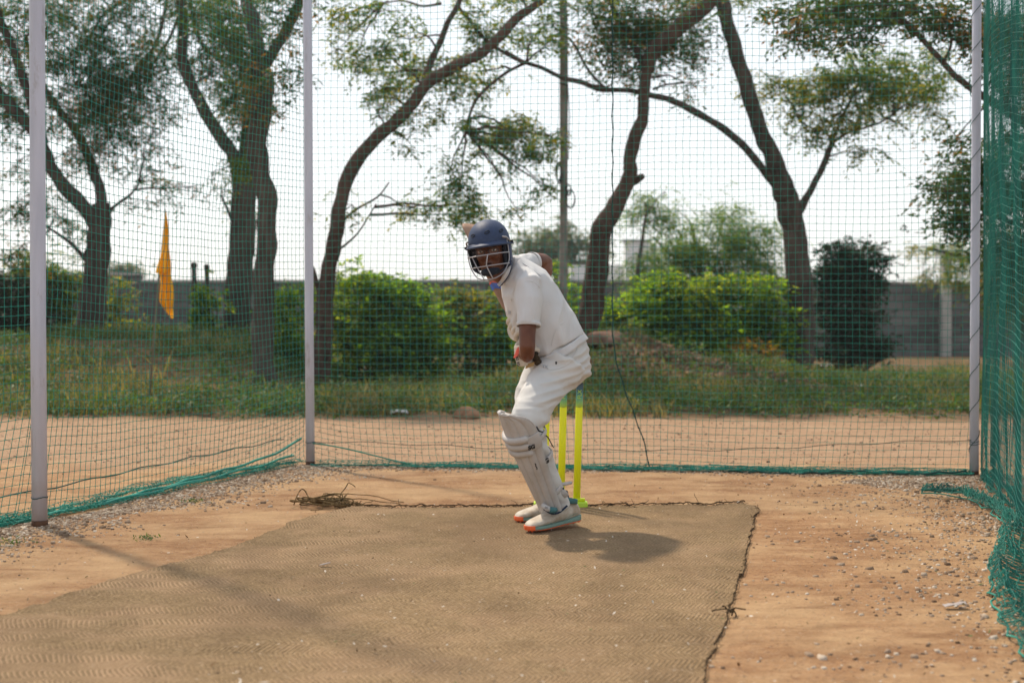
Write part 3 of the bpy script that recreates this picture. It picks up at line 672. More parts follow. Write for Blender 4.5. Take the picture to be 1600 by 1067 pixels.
# twin trunks left of centre
tree("thick leaning tree whose left limb curves up from a low fork, beside the two posts", 21.5,
     [([(362, 560, 62), (366, 520, 48), (374, 450, 42), (378, 380, 40), (380, 310, 37), (378, 262, 33)], 21.5, 21.5),
      ([(378, 280, 28), (366, 245, 22), (345, 215, 21), (322, 178, 19), (300, 135, 18), (285, 95, 18), (286, 50, 17), (282, 0, 16), (270, -50, 15)], 21.5, 21),
      ([(380, 285, 26), (386, 230, 24), (392, 180, 22), (390, 130, 18), (370, 90, 14), (350, 60, 10), (340, 20, 8)], 21.5, 22),
      ([(345, 95, 8), (325, 80, 7), (308, 55, 7), (300, 20, 6), (296, -10, 6)], 22, 21.6), ([(365, 350, 6), (352, 320, 4), (345, 305, 3)], 21.5, 21.3)],
     [(340, 50, 60, 45, 1.0), (330, 110, 45, 30, 1.0), (365, 30, 40, 40, 1.0), (370, 100, 40, 40, .9), (300, 25, 40, 35, .6), (372, 150, 36, 30, 1.0), (350, 20, 50, 30, .7), (385, 190, 20, 26, 1.0), (300, -40, 120, 40, .7), (345, 300, 22, 16, .5), (330, 270, 25, 14, .3)],
     seed=2, extra=([(377, 250, 11, 22, 3.0), (392, 160, 18, 22, 1.4), (383, 340, 9, 30, 1.5)], lf_mid))
tree("upright tree just left of the rear left pole, its top dividing into two limbs", 17.4,
     [([(413, 618, 44), (413, 590, 37), (411, 520, 34), (412, 450, 32), (416, 380, 31), (418, 320, 31), (405, 270, 30), (402, 220, 32), (410, 160, 34), (409, 110, 33), (404, 85, 30)], 17.4, 17.6),
      ([(406, 100, 25), (400, 60, 22), (392, 25, 21), (384, -10, 20), (375, -60, 18)], 17.6, 18), ([(410, 112, 20), (424, 85, 17), (440, 60, 16), (456, 30, 16), (468, 0, 15), (480, -50, 14)], 17.6, 17.2),
      ([(400, 120, 12), (380, 95, 9), (362, 75, 8), (352, 55, 7)], 17.6, 17.9)],
     [(428, 20, 30, 25, .8), (350, 160, 34, 22, .7), (448, 110, 24, 26, .7), (445, 60, 20, 20, .5), (340, 20, 45, 25, .6), (372, 60, 30, 34, .9), (430, 150, 14, 20, .6), (440, -40, 70, 30, .6)],
     seed=3, extra=([(403, 130, 16, 26, 1.6), (397, 165, 14, 18, 1.5)], lf_rust))
# the leaning tree
tree("slender dark tree leaning right in a long curve, just right of the rear left pole", 18.5,
     [([(497, 605, 36), (502, 570, 30), (506, 520, 27), (507, 470, 27), (512, 425, 24), (524, 370, 23), (534, 310, 22), (552, 258, 22), (585, 218, 21), (618, 190, 20), (648, 158, 20), (664, 134, 21), (690, 115, 19), (722, 98, 17), (757, 80, 16), (786, 52, 16), (812, 26, 14), (850, -2, 12), (900, -40, 10)], 18.5, 17.6),
      ([(662, 132, 13), (672, 100, 11), (688, 66, 10), (700, 35, 9), (716, 8, 9), (722, -30, 8)], 18.2, 18.5), ([(716, 12, 6), (736, 36, 5), (758, 62, 5), (790, 84, 6), (822, 100, 6)], 18.3, 18.1),
      ([(508, 470, 14), (498, 450, 9), (488, 420, 7), (478, 400, 5)], 18.5, 18.3), ([(535, 345, 5), (560, 325, 4), (590, 308, 3), (608, 285, 2.5)], 18.5, 18.7), ([(530, 390, 4), (556, 368, 3), (575, 340, 2.5), (588, 318, 2)], 18.5, 18.3),
      ([(822, 98, 5), (795, 112, 5), (768, 132, 5), (745, 155, 5), (732, 185, 4), (728, 205, 3)], 18.2, 17.9), ([(690, 6, 4), (660, 10, 4), (630, 2, 3), (600, 5, 2)], 18.4, 18.6)],
     [(520, 30, 36, 22, .45), (590, 20, 42, 22, .7), (632, 30, 20, 12, .5), (556, 88, 34, 18, .8), (530, 78, 20, 12, .6), (600, 78, 36, 18, .9), (640, 62, 22, 14, .5), (610, 115, 50, 22, 1.1), (600, 140, 28, 16, .8), (690, 95, 34, 18, .9), (590, 165, 24, 16, .5),
      (752, 50, 36, 26, .9), (730, 22, 20, 14, .5), (830, 40, 40, 24, .9), (865, 62, 24, 14, .6), (700, 128, 36, 22, .8), (652, 178, 30, 14, .9), (630, 215, 28, 16, .5), (760, 110, 34, 18, .6), (745, 155, 24, 20, .5), (735, 205, 30, 16, .8), (800, 205, 44, 20, 1.7), (830, 228, 30, 16, 1.3), (772, 225, 32, 16, 1.2), (856, 212, 22, 16, .9),
      (700, 270, 30, 22, .7), (718, 290, 24, 22, .9), (690, 325, 26, 18, .7), (740, 325, 28, 20, 1.1), (720, 340, 22, 14, .9), (780, 275, 20, 22, .4), (644, 325, 30, 20, .35), (806, 325, 13, 8, 1.3), (848, 288, 18, 18, .6), (550, 320, 34, 20, .2), (520, 440, 20, 14, .5), (860, 305, 16, 10, .5), (800, -30, 120, 30, .6)],
     mt=lf_mid, bk=bark_w, seed=4, sprig=.22, leaf=(.078, .028), dens=.105, flare=.2)
# centre tree behind the batter
tree("crooked tree right behind the batter, its trunk leaning up to a dense dark crown", 19.6,
     [([(900, 640, 56), (908, 580, 44), (920, 500, 38), (930, 440, 36), (936, 385, 35), (948, 345, 31), (972, 305, 25), (985, 275, 23), (984, 248, 20), (992, 215, 22), (1005, 188, 18), (1006, 150, 18), (1010, 115, 18), (1022, 80, 24), (1052, 52, 26), (1085, 24, 26), (1112, 0, 24), (1150, -50, 22)], 19.6, 19),
      ([(975, 288, 18), (992, 282, 15), (1004, 276, 9)], 19.6, 19.4), ([(1012, 120, 12), (990, 70, 10), (965, 30, 9), (950, -10, 8)], 19.3, 19.6), ([(936, 350, 18), (934, 365, 16), (930, 376, 10)], 19.6, 19.4)],
     [(1000, 70, 50, 30, 1.1), (975, 35, 50, 34, 1.0), (1050, 75, 36, 30, .9), (1015, 20, 60, 32, 1.0), (1000, 45, 40, 20, 1.0), (950, 80, 32, 34, 1.2), (1085, 100, 20, 34, .9), (1082, 132, 14, 16, .9), (935, 30, 34, 26, .8), (912, 70, 20, 20, .5), (1000, 105, 26, 14, .8), (985, -30, 110, 40, .8), (1080, 50, 30, 30, .8), (975, 118, 20, 12, .8)],
     bk=bark_w, seed=5, flare=.2)
# right tree with the arching limb
tree("big forked tree on the right with a long thin limb arching over to the left", 20.5,
     [([(1247, 612, 62), (1249, 580, 50), (1250, 520, 42), (1251, 460, 40), (1246, 400, 38), (1238, 350, 36), (1232, 316, 38), (1222, 290, 33), (1205, 245, 28), (1190, 205, 25), (1175, 165, 24), (1160, 115, 23), (1147, 70, 23), (1134, 30, 22), (1125, -20, 21), (1120, -70, 20)], 20.5, 20),
      ([(1234, 335, 20), (1222, 305, 14), (1196, 270, 13), (1165, 232, 12), (1128, 200, 11), (1090, 178, 11), (1055, 160, 10), (1022, 150, 9), (985, 142, 8), (940, 140, 8), (905, 128, 8), (880, 122, 7), (845, 106, 6), (818, 97, 6), (790, 80, 4)], 20.5, 18.4),
      ([(1246, 330, 22), (1258, 312, 12), (1276, 280, 10), (1288, 255, 10), (1298, 228, 9), (1303, 210, 7)], 20.5, 20.3), ([(1302, 222, 5), (1325, 208, 4.5), (1350, 200, 4), (1372, 193, 3.5), (1395, 180, 3)], 20.3, 20.1), ([(1301, 218, 4), (1285, 205, 3.5), (1268, 200, 3), (1250, 190, 2.5)], 20.3, 20.5),
      ([(1303, 215, 5), (1315, 185, 4.5), (1330, 155, 4), (1345, 125, 3)], 20.3, 20.2), ([(950, 142, 5), (935, 128, 4.5), (918, 108, 4.5), (900, 75, 4), (890, 60, 3)], 19, 19.2), ([(1020, 140, 4), (1040, 133, 3.5), (1070, 130, 3)], 19.6, 19.4), ([(880, 124, 5), (915, 132, 5), (950, 138, 5)], 18.8, 19)],
     [(1220, 138, 36, 20, 1.1), (1262, 128, 30, 22, 1.2), (1248, 165, 34, 22, 1.2), (1330, 108, 44, 22, 1.5), (1370, 92, 30, 16, 1.2), (1392, 105, 38, 20, 1.6), (1335, 145, 48, 24, 1.7), (1400, 140, 44, 24, 1.5), (1448, 120, 34, 30, 1.3), (1430, 165, 34, 18, 1.1), (1305, 180, 36, 18, 1.2), (1360, 180, 34, 14, .9), (1272, 205, 30, 16, .8), (1342, 238, 28, 10, 1.0), (1400, 192, 24, 10, .5), (1310, 70, 16, 12, .5), (1240, 215, 20, 10, .5), (1110, -20, 40, 20, 1.0), (1170, -40, 80, 30, .8)],
     mt=lf_mid, seed=6, dens=.092)
# trees whose trunks stand outside the picture on the right
def offtree(label, bx, Y, limbs, blobs, mt, seed, **kw): return tree(label, Y, limbs, blobs, mt=mt, seed=seed, **kw)
offtree("tree at the upper right whose bare branches cross behind the rear right pole", 0, 15.5,
     [([(1800, 640, 50), (1790, 500, 44), (1760, 380, 38), (1700, 280, 30), (1640, 220, 20), (1580, 178, 14), (1520, 140, 11), (1492, 118, 10), (1472, 96, 9), (1450, 72, 8), (1426, 46, 8), (1400, 20, 7), (1380, -5, 6)], 15.5, 15),
      ([(1580, 178, 9), (1545, 100, 7), (1518, 76, 6), (1490, 62, 5), (1462, 45, 5), (1440, 20, 4), (1405, 8, 4)], 15.3, 15.3), ([(1476, 96, 5), (1486, 70, 5), (1484, 45, 4), (1478, 20, 4)], 15.1, 15),
      ([(1760, 380, 20), (1690, 380, 14), (1620, 360, 10), (1560, 340, 7), (1500, 310, 4)], 15.5, 16)],
     [(1240, 28, 34, 22, 1.0), (1262, 50, 30, 18, .9), (1300, 20, 40, 24, 1.1), (1340, 40, 30, 18, .8), (1268, 66, 18, 10, .8), (1420, 22, 44, 20, 1.1), (1470, 25, 40, 20, 1.3), (1500, 38, 24, 18, 1.4), (1380, 10, 40, 16, .8), (1310, 66, 9, 7, 1.0), (1495, 215, 24, 20, .8), (1490, 255, 26, 26, 1.0), (1478, 300, 26, 18, 1.1), (1505, 290, 22, 30, 1.3), (1452, 298, 16, 10, .8), (1498, 345, 20, 24, .9), (1508, 320, 16, 30, 1.2), (1480, 350, 16, 12, .4),
      (1575, 30, 40, 30, 2.4), (1560, 90, 34, 24, 1.6), (1590, 140, 24, 24, 1.0), (1580, 220, 34, 24, 1.8), (1560, 280, 34, 36, 2.4), (1595, 320, 26, 40, 2.0), (1555, 380, 34, 34, 2.2), (1600, 420, 34, 50, 2.2), (1660, 100, 60, 90, 1.6), (1680, 300, 60, 90, 1.6), (1330, -30, 220, 30, .7)],
     lf_dark, 7)
tree("low green tree in the far right corner behind the concrete fence pillar", 31,
     [([(1620, 570, 22), (1600, 500, 18), (1560, 440, 14), (1510, 405, 8), (1450, 388, 4)], 31, 31)],
     [(1430, 388, 18, 7, 1.6), (1465, 384, 26, 8, 1.8), (1505, 398, 24, 16, 2.2), (1460, 425, 14, 14, .9), (1495, 432, 20, 18, 1.8), (1560, 430, 40, 50, 2.0), (1440, 432, 12, 6, 1.0)], mt=lf_mid, seed=8, dens=.16)
# pale feathery trees over the wall
tree("pale feathery tree above the bright green shrub, left of the big forked tree", 28,
     [([(1100, 580, 16), (1102, 500, 13), (1096, 440, 10), (1088, 390, 7), (1080, 350, 5)], 28, 28), ([(1096, 440, 8), (1130, 400, 6), (1165, 370, 4)], 28, 28), ([(1096, 440, 7), (1050, 400, 5), (1020, 370, 4)], 28, 28)],
     [(1082, 360, 50, 30, 1.0), (1140, 340, 30, 22, .9), (1170, 365, 42, 30, 1.0), (1110, 395, 60, 30, 1.2), (1160, 405, 46, 30, 1.1), (1060, 400, 40, 24, 1.0), (1195, 400, 30, 26, .8), (1060, 330, 24, 14, .4)], mt=lf_light, seed=9, dens=.21, leaf=(.09, .03), sprig=.5)
tree("thin young tree with drooping pale foliage beside the white building", 26,
     [([(985, 560, 12), (990, 480, 9), (1000, 400, 6), (1010, 330, 4)], 26, 26)],
     [(1000, 310, 24, 14, .7), (1020, 325, 30, 16, .9), (992, 340, 22, 18, .5), (1035, 345, 22, 14, .9), (1010, 420, 26, 22, 1.3), (1025, 450, 26, 22, 1.6), (1040, 300, 16, 10, .4)], mt=lf_light, seed=10, dens=.2, leaf=(.08, .028), sprig=.45)
tree("distant hazy grey-green tree rising behind the batter's raised elbow", 66,
     [([(868, 500, 8), (868, 440, 7), (868, 400, 5)], 66, 66)],
     [(868, 362, 34, 16, 1.6), (840, 385, 36, 20, 1.8), (895, 382, 34, 22, 1.7), (866, 405, 50, 22, 1.8), (915, 410, 20, 20, 1.3), (815, 408, 20, 18, 1.2), (820, 370, 14, 14, .8), (870, 430, 50, 20, 1.2)], mt=lf_far, seed=11, dens=.14, leaf=(.26, .13), sprig=.8, per=7)
tree("small pale distant tree showing over the left end of the wall", 70,
     [([(188, 470, 6), (188, 430, 5), (188, 415, 4)], 70, 70)], [(185, 412, 20, 9, 2), (195, 425, 22, 10, 2)], mt=lf_far, seed=12, dens=.16, leaf=(.28, .15), sprig=.8, per=7)

def bush(label, Y, blobs, mt, seed, cat="bush", name="bush", dens=.125, leaf=(.078, .044), sprig=.22, stems=True, extra=None, per=11, nsh=5, **kw):
    bx = sum(b[0] for b in blobs)/len(blobs); e = empty(name, (P(bx, 0, Y).x, Y, H(P(bx, 0, Y).x, Y))); tag(e, label, cat)
    crown("foliage", blobs, Y, mt, e, leaf=leaf, per=per, dens=dens, seed=seed, sprig=sprig, droop=.05, lo=(.8, 1.25), **kw)
    if extra: crown("foliage", extra[0], Y, extra[1], e, leaf=leaf, per=per, dens=dens, seed=seed+3, sprig=sprig, droop=.05, **kw)
    shoots = []; rs = random.Random(seed)
    for bl in blobs:
        for _ in range(nsh): a = rs.uniform(-.2, 3.34); shoots.append((bl[0]+bl[2]*1.15*math.cos(a), bl[1]-bl[3]*1.25*abs(math.sin(a)), bl[2]*.16, bl[3]*.22, 1.0, rs.uniform(-.4, .5)))
    crown("foliage", shoots, Y, mt, e, leaf=leaf, per=per, dens=.16, seed=seed+70, sprig=sprig*1.3, droop=-.3)
    q = MB(); b0 = Vector(e.location)
    for bl in blobs:
        c = P(bl[0], bl[1]+bl[3]*.3, Y); a = b0.lerp(Vector((c.x, Y, b0.z)), .6); a.z = H(a.x, a.y)-.05
        q.tube([b0+Vector((0, 0, -.1)), a, a.lerp(c, .35)+Vector((.05, 0, .06)), a.lerp(c, .7)+Vector((-.03, .05, .05)), c], [.022, .022, .017, .012, .006], 5)
    for sh_ in shoots[::2]:
        c = P(sh_[0], sh_[1], Y+sh_[5]); a = b0.lerp(Vector((c.x, Y, b0.z)), .85); a.z += .3; q.tube([b0+Vector((0, 0, -.1)), a, a.lerp(c, .5)+Vector((.04, 0, .03)), c], [.012, .010, .006, .003], 4)
    q.build("stems", bark_w, e); return e
bush("big bright green bush between the rear left pole and the batter", 20.5,
     [(560, 480, 50, 36, 1.0, 0), (600, 465, 48, 28, 1.0, .1), (640, 500, 46, 40, 1.1, -.2), (555, 540, 50, 40, 1.2, 0), (610, 550, 60, 42, 1.3, -.3), (660, 560, 40, 32, 1.2, -.2), (540, 500, 26, 50, .9, .2), (585, 446, 24, 10, .6, 0), (672, 528, 26, 22, 1.0, -.3), (560, 440, 8, 18, .5, .1)], lf_bush, 21)
bush("duller olive bush close to the batter's chest, with dry twigs on top", 21.5,
     [(720, 490, 40, 30, 1.0, .1), (745, 520, 46, 36, 1.1, 0), (700, 535, 30, 26, 1.0, 0), (780, 480, 26, 24, .8, .2), (765, 560, 40, 22, 1.0, -.2), (715, 470, 36, 12, .6, .2), (800, 545, 30, 30, 1.0, .1)], lf_mid, 22, extra=([(782, 510, 20, 40, .9, -.3), (790, 545, 16, 14, .9, -.4)], lf_bush))
bush("large bright green shrub with a yellowing base, left of the big forked tree", 20.3,
     [(1060, 470, 44, 26, 1.0, .2), (1035, 500, 44, 32, 1.2, 0), (1100, 485, 46, 34, 1.2, 0), (1155, 480, 40, 32, 1.1, .2), (1195, 490, 34, 32, 1.1, .1), (1080, 520, 50, 30, 1.2, -.2), (1140, 515, 46, 34, 1.2, -.1), (1205, 525, 30, 26, 1.0, -.2), (1040, 450, 26, 16, .8, .2), (1012, 470, 22, 26, .9, .3), (1120, 448, 22, 12, .6, .2), (1215, 462, 18, 18, .7, .2), (1000, 520, 26, 20, .9, .1), (1175, 450, 14, 12, .5, .3)], lf_bush, 23,
     extra=([(1180, 552, 30, 20, 1.4, -.5), (1150, 545, 24, 14, .8, -.5), (1205, 545, 18, 16, .8, -.5)], lf_orange))
bush("small leafy bush left of the earth mound, low against the crooked trunk", 20.6, [(968, 495, 26, 14, 1.2, .2), (985, 480, 22, 14, 1.1, .3), (950, 510, 20, 14, 1.0, .2), (880, 450, 20, 30, .6, .6), (905, 480, 16, 20, .6, .4)], lf_bush, 24)
bush("round dark evergreen smothered in creepers, standing against the block wall", 25,
     [(1330, 398, 30, 17, 2.0, 0), (1322, 388, 16, 9, 1.4, 0), (1300, 420, 22, 20, 2.0, 0), (1362, 418, 20, 20, 2.0, 0), (1330, 440, 46, 28, 2.2, 0), (1322, 500, 36, 36, 2.4, 0), (1330, 545, 44, 22, 2.2, 0), (1345, 480, 26, 34, 1.8, .3), (1300, 470, 18, 26, 1.6, .2), (1362, 548, 20, 12, 1.6, 0)], lf_deep, 25, cat="tree", name="evergreen", leaf=(.09, .05))
bush("dark dense bush at the far left edge behind the long grass", 21,
     [(30, 470, 40, 36, 1.6, .2), (5, 500, 40, 46, 1.8, 0), (45, 510, 26, 36, 1.6, 0), (20, 540, 40, 26, 1.6, -.2), (-40, 480, 40, 60, 1.2, .3)], lf_deep, 26)
bush("mid green bush behind the gnarled tree's trunk", 24, [(85, 430, 36, 30, 1.2, .3), (70, 470, 40, 34, 1.3, 0), (105, 480, 26, 34, 1.1, 0), (188, 470, 18, 26, .8, 0), (175, 500, 22, 20, .9, 0), (75, 510, 40, 20, 1.0, 0), (30, 425, 30, 22, .9, .4)], lf_mid, 27)
bush("young light green plant growing around the two dark posts", 20.9, [(318, 480, 14, 20, 1.6, 0), (330, 470, 14, 10, 1.4, 0), (322, 510, 12, 22, 1.3, 0), (312, 460, 6, 8, 1.0, 0)], lf_bush, 28, cat="plant", name="plant", nsh=1, sprig=.09, dens=.2)
bush("green bush between the upright tree and the rear left pole", 19.5, [(452, 510, 26, 34, 1.1, 0), (465, 550, 24, 34, 1.2, 0), (442, 480, 18, 18, .7, .2), (470, 480, 20, 24, .9, .2), (445, 560, 22, 20, 1.0, 0)], lf_bush, 29)
bush("dark low bush under the gnarled tree beside the wall", 23.5, [(215, 520, 26, 12, 1.3, 0), (245, 525, 20, 8, 1.0, 0), (130, 522, 40, 12, .9, -.5)], lf_mid, 30)

# grass and weeds on the verge
def gdens(x, y):
    px = 800+x*F/y; d = .20+1.35*noise.noise(Vector((x*.55, y*.55, 3)))+.6*noise.noise(Vector((x*2, y*2, 7)))
    if y < 15.6: d *= ss(14.3, 15.6, y)*.8
    if px > 1240: d *= .36*(1.6 if y < 17 else 1)
    md = ((x-1.42)/.9)**2+((y-19.0)/1.1)**2
    if md < 1: d *= .30
    return d
def blades(name, n, lo, hi, wd, mt, label, yr=(14.2, 27), bias=1.5, cut=.25):
    B = []
    while len(B) < n:
        y = yr[0]+(yr[1]-yr[0])*random.random()**bias; x = random.uniform(-.40, .40)*y
        if random.random()*.9+cut*.2 < gdens(x, y):
            h0 = H(x, y)
            for _ in range(random.randint(4, 8)):
                xx, yy = x+random.gauss(0, .05), y+random.gauss(0, .05); B.append((xx, yy, h0-.01))
    B = np.array(B[:n]); a = rng.uniform(0, 6.283, n); hh = rng.uniform(lo, hi, n)*(.6+.8*rng.random(n)); w = wd*rng.uniform(.6, 1.4, n)
    dx = np.c_[np.cos(a), np.sin(a), np.zeros(n)]; lean = np.c_[rng.normal(size=(n, 2))*.45, np.ones(n)]*hh[:, None]; V = np.empty((n, 6, 3))
    V[:, 0] = B-dx*w[:, None]/2; V[:, 1] = B+dx*w[:, None]/2; mid = B+lean*.55*np.array([.8, .8, 1.05])
    V[:, 2] = mid+dx*w[:, None]*.36; V[:, 3] = mid-dx*w[:, None]*.36; tip = B+lean; V[:, 4] = tip+dx*w[:, None]*.05; V[:, 5] = tip-dx*w[:, None]*.05
    q = np.array([(0, 1, 2, 3), (3, 2, 4, 5)]); Fa = (q[None]+(np.arange(n)*6)[:, None, None]).reshape(-1, 4)
    o = link(name, npmesh(name, V.reshape(-1, 3), Fa), mt, smooth=False); tag(o, label, None, None, "stuff")
grass_m = leafmat("grass_blade", (.026, .052, .020), (.085, .11, .045), (.24, .18, .10), .32, .20)
dry_m = leafmat("dry_grass", (.13, .10, .05), (.28, .22, .13), None, .35)
blades("grass", 60000, .05, .17, .013, grass_m, "rough green grass over the verge behind the track")
blades("dry_grass", 12000, .07, .26, .010, dry_m, "dry straw-coloured grass among the green verge", bias=1.8)
# low weeds
sp = []; 
while len(sp) < 3200:
    y = random.uniform(14.6, 23); x = random.uniform(-.38, .38)*y
    if random.random() < .25+gdens(x+40, y+.3)*.9: sp.append((x, y, H(x, y)+random.uniform(.02, .16)))
C0 = np.array(sp); m = len(C0); per = 26; C = C0[:, None]+rng.normal(size=(m, per, 3))*np.array([.10, .10, .05]); C = C.reshape(-1, 3)
ld = unit(rng.normal(size=(m*per, 3))*np.array([1, 1, .5])+np.array([0, 0, .35])); up = unit(np.cross(unit(np.array([0, 0, 1.])+rng.normal(size=(m*per, 3))*.4), ld))
V, Fa = leaflets(C, ld, up, rng.uniform(.03, .08, m*per), rng.uniform(.014, .036, m*per)); o = link("weeds", npmesh("weeds", V, Fa), lf_weed, smooth=False); tag(o, "low leafy weeds spreading over the verge and mound", None, None, "stuff")
# clods on the earth mound
spots = []
for _ in range(2600):
    x = random.gauss(1.7, 1.0); y = random.gauss(18.7, .9); z = random.uniform(.02, .075)*(1.6 if random.random() < .05 else 1); spots.append((x, y, H(x, y), z))
for _ in range(1500):
    y = random.uniform(14.6, 24); x = random.uniform(-.38, .38)*y; z = random.uniform(.015, .05); spots.append((x, y, H(x, y), z))
debris("earth_clods", spots, islandmat("clod", [(0, (.10, .055, .035)), (.6, (.22, .13, .085)), (1, (.33, .23, .16))]), label="reddish earth clods and rubble heaped on the mound behind the batter", flat=.8)
# single small plants inside the nets
for px, py, s, lab in ((14, 850, .05, "small grassy weed at the left edge by the gravel"), (302, 783, .035, "tiny yellow-green weed at the foot of the left net"), (230, 842, .03, "faint weed on the soil between the pole and the mat")):
    c = gp(px, py); n = 70; e = empty("weed", (c.x, c.y, H(c.x, c.y))); tag(e, lab, "weed")
    C = np.array((c.x, c.y, H(c.x, c.y)+.008))+rng.normal(size=(n, 3))*np.array([s, s, s*.22]); C[:, 2] = np.abs(C[:, 2]-H(c.x, c.y))+H(c.x, c.y)+.004
    ld = unit(rng.normal(size=(n, 3))*np.array([1, 1, .6])+np.array([0, 0, .5])); up = unit(np.cross(unit(np.array([0, -.4, 1.])+rng.normal(size=(n, 3))*.4), ld))
    V, Fa = leaflets(C, ld, up, rng.uniform(.012, .03, n), rng.uniform(.004, .009, n)); link("leaves", npmesh("leaves", V, Fa), lf_weed, e, False)

# ------------------------------------------------------------------ behind the verge
N = NT("block_wall"); X, Y_, Z = N.sep()
br = N.t.nodes.new("ShaderNodeTexBrick"); cx = N.t.nodes.new("ShaderNodeCombineXYZ"); N.link(X, cx.inputs[0]); N.link(Z, cx.inputs[1]); N.link(cx.outputs[0], br.inputs["Vector"])
br.inputs["Scale"].default_value = 1; br.inputs["Brick Width"].default_value = .42; br.inputs["Row Height"].default_value = .205; br.inputs["Mortar Size"].default_value = .016
br.inputs["Color1"].default_value = (.105, .105, .105, 1); br.inputs["Color2"].default_value = (.17, .165, .16, 1); br.inputs["Mortar"].default_value = (.07, .07, .068, 1)
st = N.ramp(N.noise(.7, 5, N.scaled((1, 1, 2.2))), [(.35, (.55, .54, .53)), (.65, (1, 1, 1))]); N.link(N.mix(1.0, br.outputs[0], st, 'MULTIPLY'), N.b.inputs["Base Color"]); N.b.inputs["Roughness"].default_value = .95
N.link(N.bump(N.math('ADD', br.outputs["Fac"], N.noise(20, 4)), .5, -.02), N.b.inputs["Normal"]); wall_m = N.m
conc_m = mat("weathered_concrete", (.30, .29, .27), .9, .2, 3, (.42, .41, .38), .3, 25)
YW = 36.0
def zat(py, Y): return 1.05-(py-495)/F*Y
wl_ = empty("block_wall", (3, YW, 0)); tag(wl_, "long grey concrete block wall closing the ground behind the trees", "wall")
q = MB()
segs = [(-20, P(222, 0, YW).x, 430), (P(222, 0, YW).x, P(640, 0, YW).x, 441), (P(640, 0, YW).x, P(985, 0, YW).x, 441), (P(985, 0, YW).x, P(1275, 0, YW).x, 436), (P(1275, 0, YW).x, 22, 444)]
for a, b, t in segs: z = zat(t, YW); q.box(((a+b)/2, YW, z/2-.2), (b-a, .2, z+.4))
q.build("blockwork", wall_m, wl_, False)
q = MB()
for a, b, t in segs: q.box(((a+b)/2, YW, zat(t, YW)+.03), (b-a-.004, .26, .06))
q.build("coping", conc_m, wl_, False)
for px, top in ((1473, 398), (1150, 428), (880, 432), (560, 434)):
    q = MB(); x = P(px, 0, YW).x; z = zat(top, YW); q.box((x, YW-.24, z/2-.1), (.22, .26, z+.2)); q.build("pillar", conc_m, wl_, False)
# white rooftop room beyond the wall
q = MB(); a = P(978, 0, 60); b = P(1016, 0, 60); e = empty("building", ((a.x+b.x)/2, 60, 0)); tag(e, "pale rendered building whose white top shows above the wall", "building")
render_m = mat("white_render", (.62, .63, .64), .9, .2, 1, (.72, .72, .72)); grey_m = mat("grey_render", (.30, .32, .33), .9)
zt = zat(377, 60); q.box(((a.x+b.x)/2, 60.6, zt/2), (b.x-a.x, 1.2, zt)); q.build("tower", render_m, e, False)
q = MB(); q.box(((a.x+b.x)/2, 60.6, zt+.04), (b.x-a.x+.16, 1.36, .08)); q.build("roof_slab", grey_m, e, False)
q = MB(); q.box((b.x+.16, 60.9, zt/2-.05), (.31, 1.0, zt-.1)); q.build("side_wing", grey_m, e, False)
q = MB(); q.box((b.x-1.2, 62.6, zat(415, 62)/2), (4.2, 2.6, zat(415, 62))); q.build("main_block", render_m, e, False)
# posts
post_m = mat("dark_post", (.035, .03, .026), .9, .1, 12, (.08, .065, .05), .3, 30)
for px, top, bot, w, lab in ((303, 410, 545, 8, "left one of two dark square posts behind the flag"), (323, 413, 540, 7, "right one of two dark square posts behind the flag, wrapped by a green plant")):
    Y = 21.3; t = P(px, top, Y); b = P(px, bot, Y); e = empty("post", (b.x, Y, H(b.x, Y))); tag(e, lab, "post", "dark posts behind the flag")
    zb = H(b.x, Y)-.1; r = w/2/F*Y; q = MB(); q.loft([(Vector((b.x, Y, zb)), r), (Vector((b.x+.01, Y, (zb+t.z)/2)), r*.95), (Vector((t.x, Y, t.z-.08)), r)], n=8); q.build("shaft", post_m, e)
    q = MB(); q.loft([(Vector((t.x, Y, t.z-.08)), r*1.25), (Vector((t.x, Y, t.z-.02)), r*1.3), (Vector((t.x, Y, t.z)), r*.7)], n=8); q.build("cap", post_m, e)
# grey utility pole with coiled wire
pm = mat("grey_timber", (.16, .145, .13), .85, .2, 5, (.27, .25, .23), .4, 18); Yp = 19.2; e = empty("utility_pole", (P(881, 0, Yp).x, Yp, H(P(881, 0, Yp).x, Yp))); tag(e, "tall grey utility pole rising behind the batter, coils of wire hooked on it", "pole")
q = MB(); q.loft([(P(880, 640, Yp), .058), (P(880, 450, Yp), .054), (P(881, 300, Yp), .052), (P(881, 130, Yp), .058), (P(881, 60, Yp), .056), (P(880, 0, Yp), .052), (P(880, -130, Yp), .05)], n=14); q.build("shaft", pm, e)
wire_m = mat("black_wire", (.02, .02, .02), .6)
for cx_, cy_, rx_, ry_, n_ in ((872, 268, 4, 14, 4), (891, 310, 7, 14, 2), (888, 296, 4, 8, 2)):
    q = MB()
    for k in range(n_): q.tube([P(cx_+k*.6+rx_*math.cos(a*.42), cy_+k*2+ry_*math.sin(a*.42), Yp-.08-.01*k) for a in range(16)], .007, 4)
    q.build("wire_coil", wire_m, e)
q = MB(); q.tube([P(875, 40, Yp-.07), P(887, 46, Yp-.07)], .01, 5); q.build("wire_tie", wire_m, e); q = MB(); q.tube([P(874, 130, Yp-.07), P(888, 134, Yp-.07)], .01, 5); q.build("wire_tie", wire_m, e); q = MB(); q.tube([P(887, 130, Yp-.06), P(890, 180, Yp-.07), P(888, 250, Yp-.06)], .006, 4); q.build("hanging_wire", wire_m, e)
q = MB(); q.box(P(866, 455, Yp-.05), (.06, .06, .22)); q.build("junction_box", wire_m, e, False)
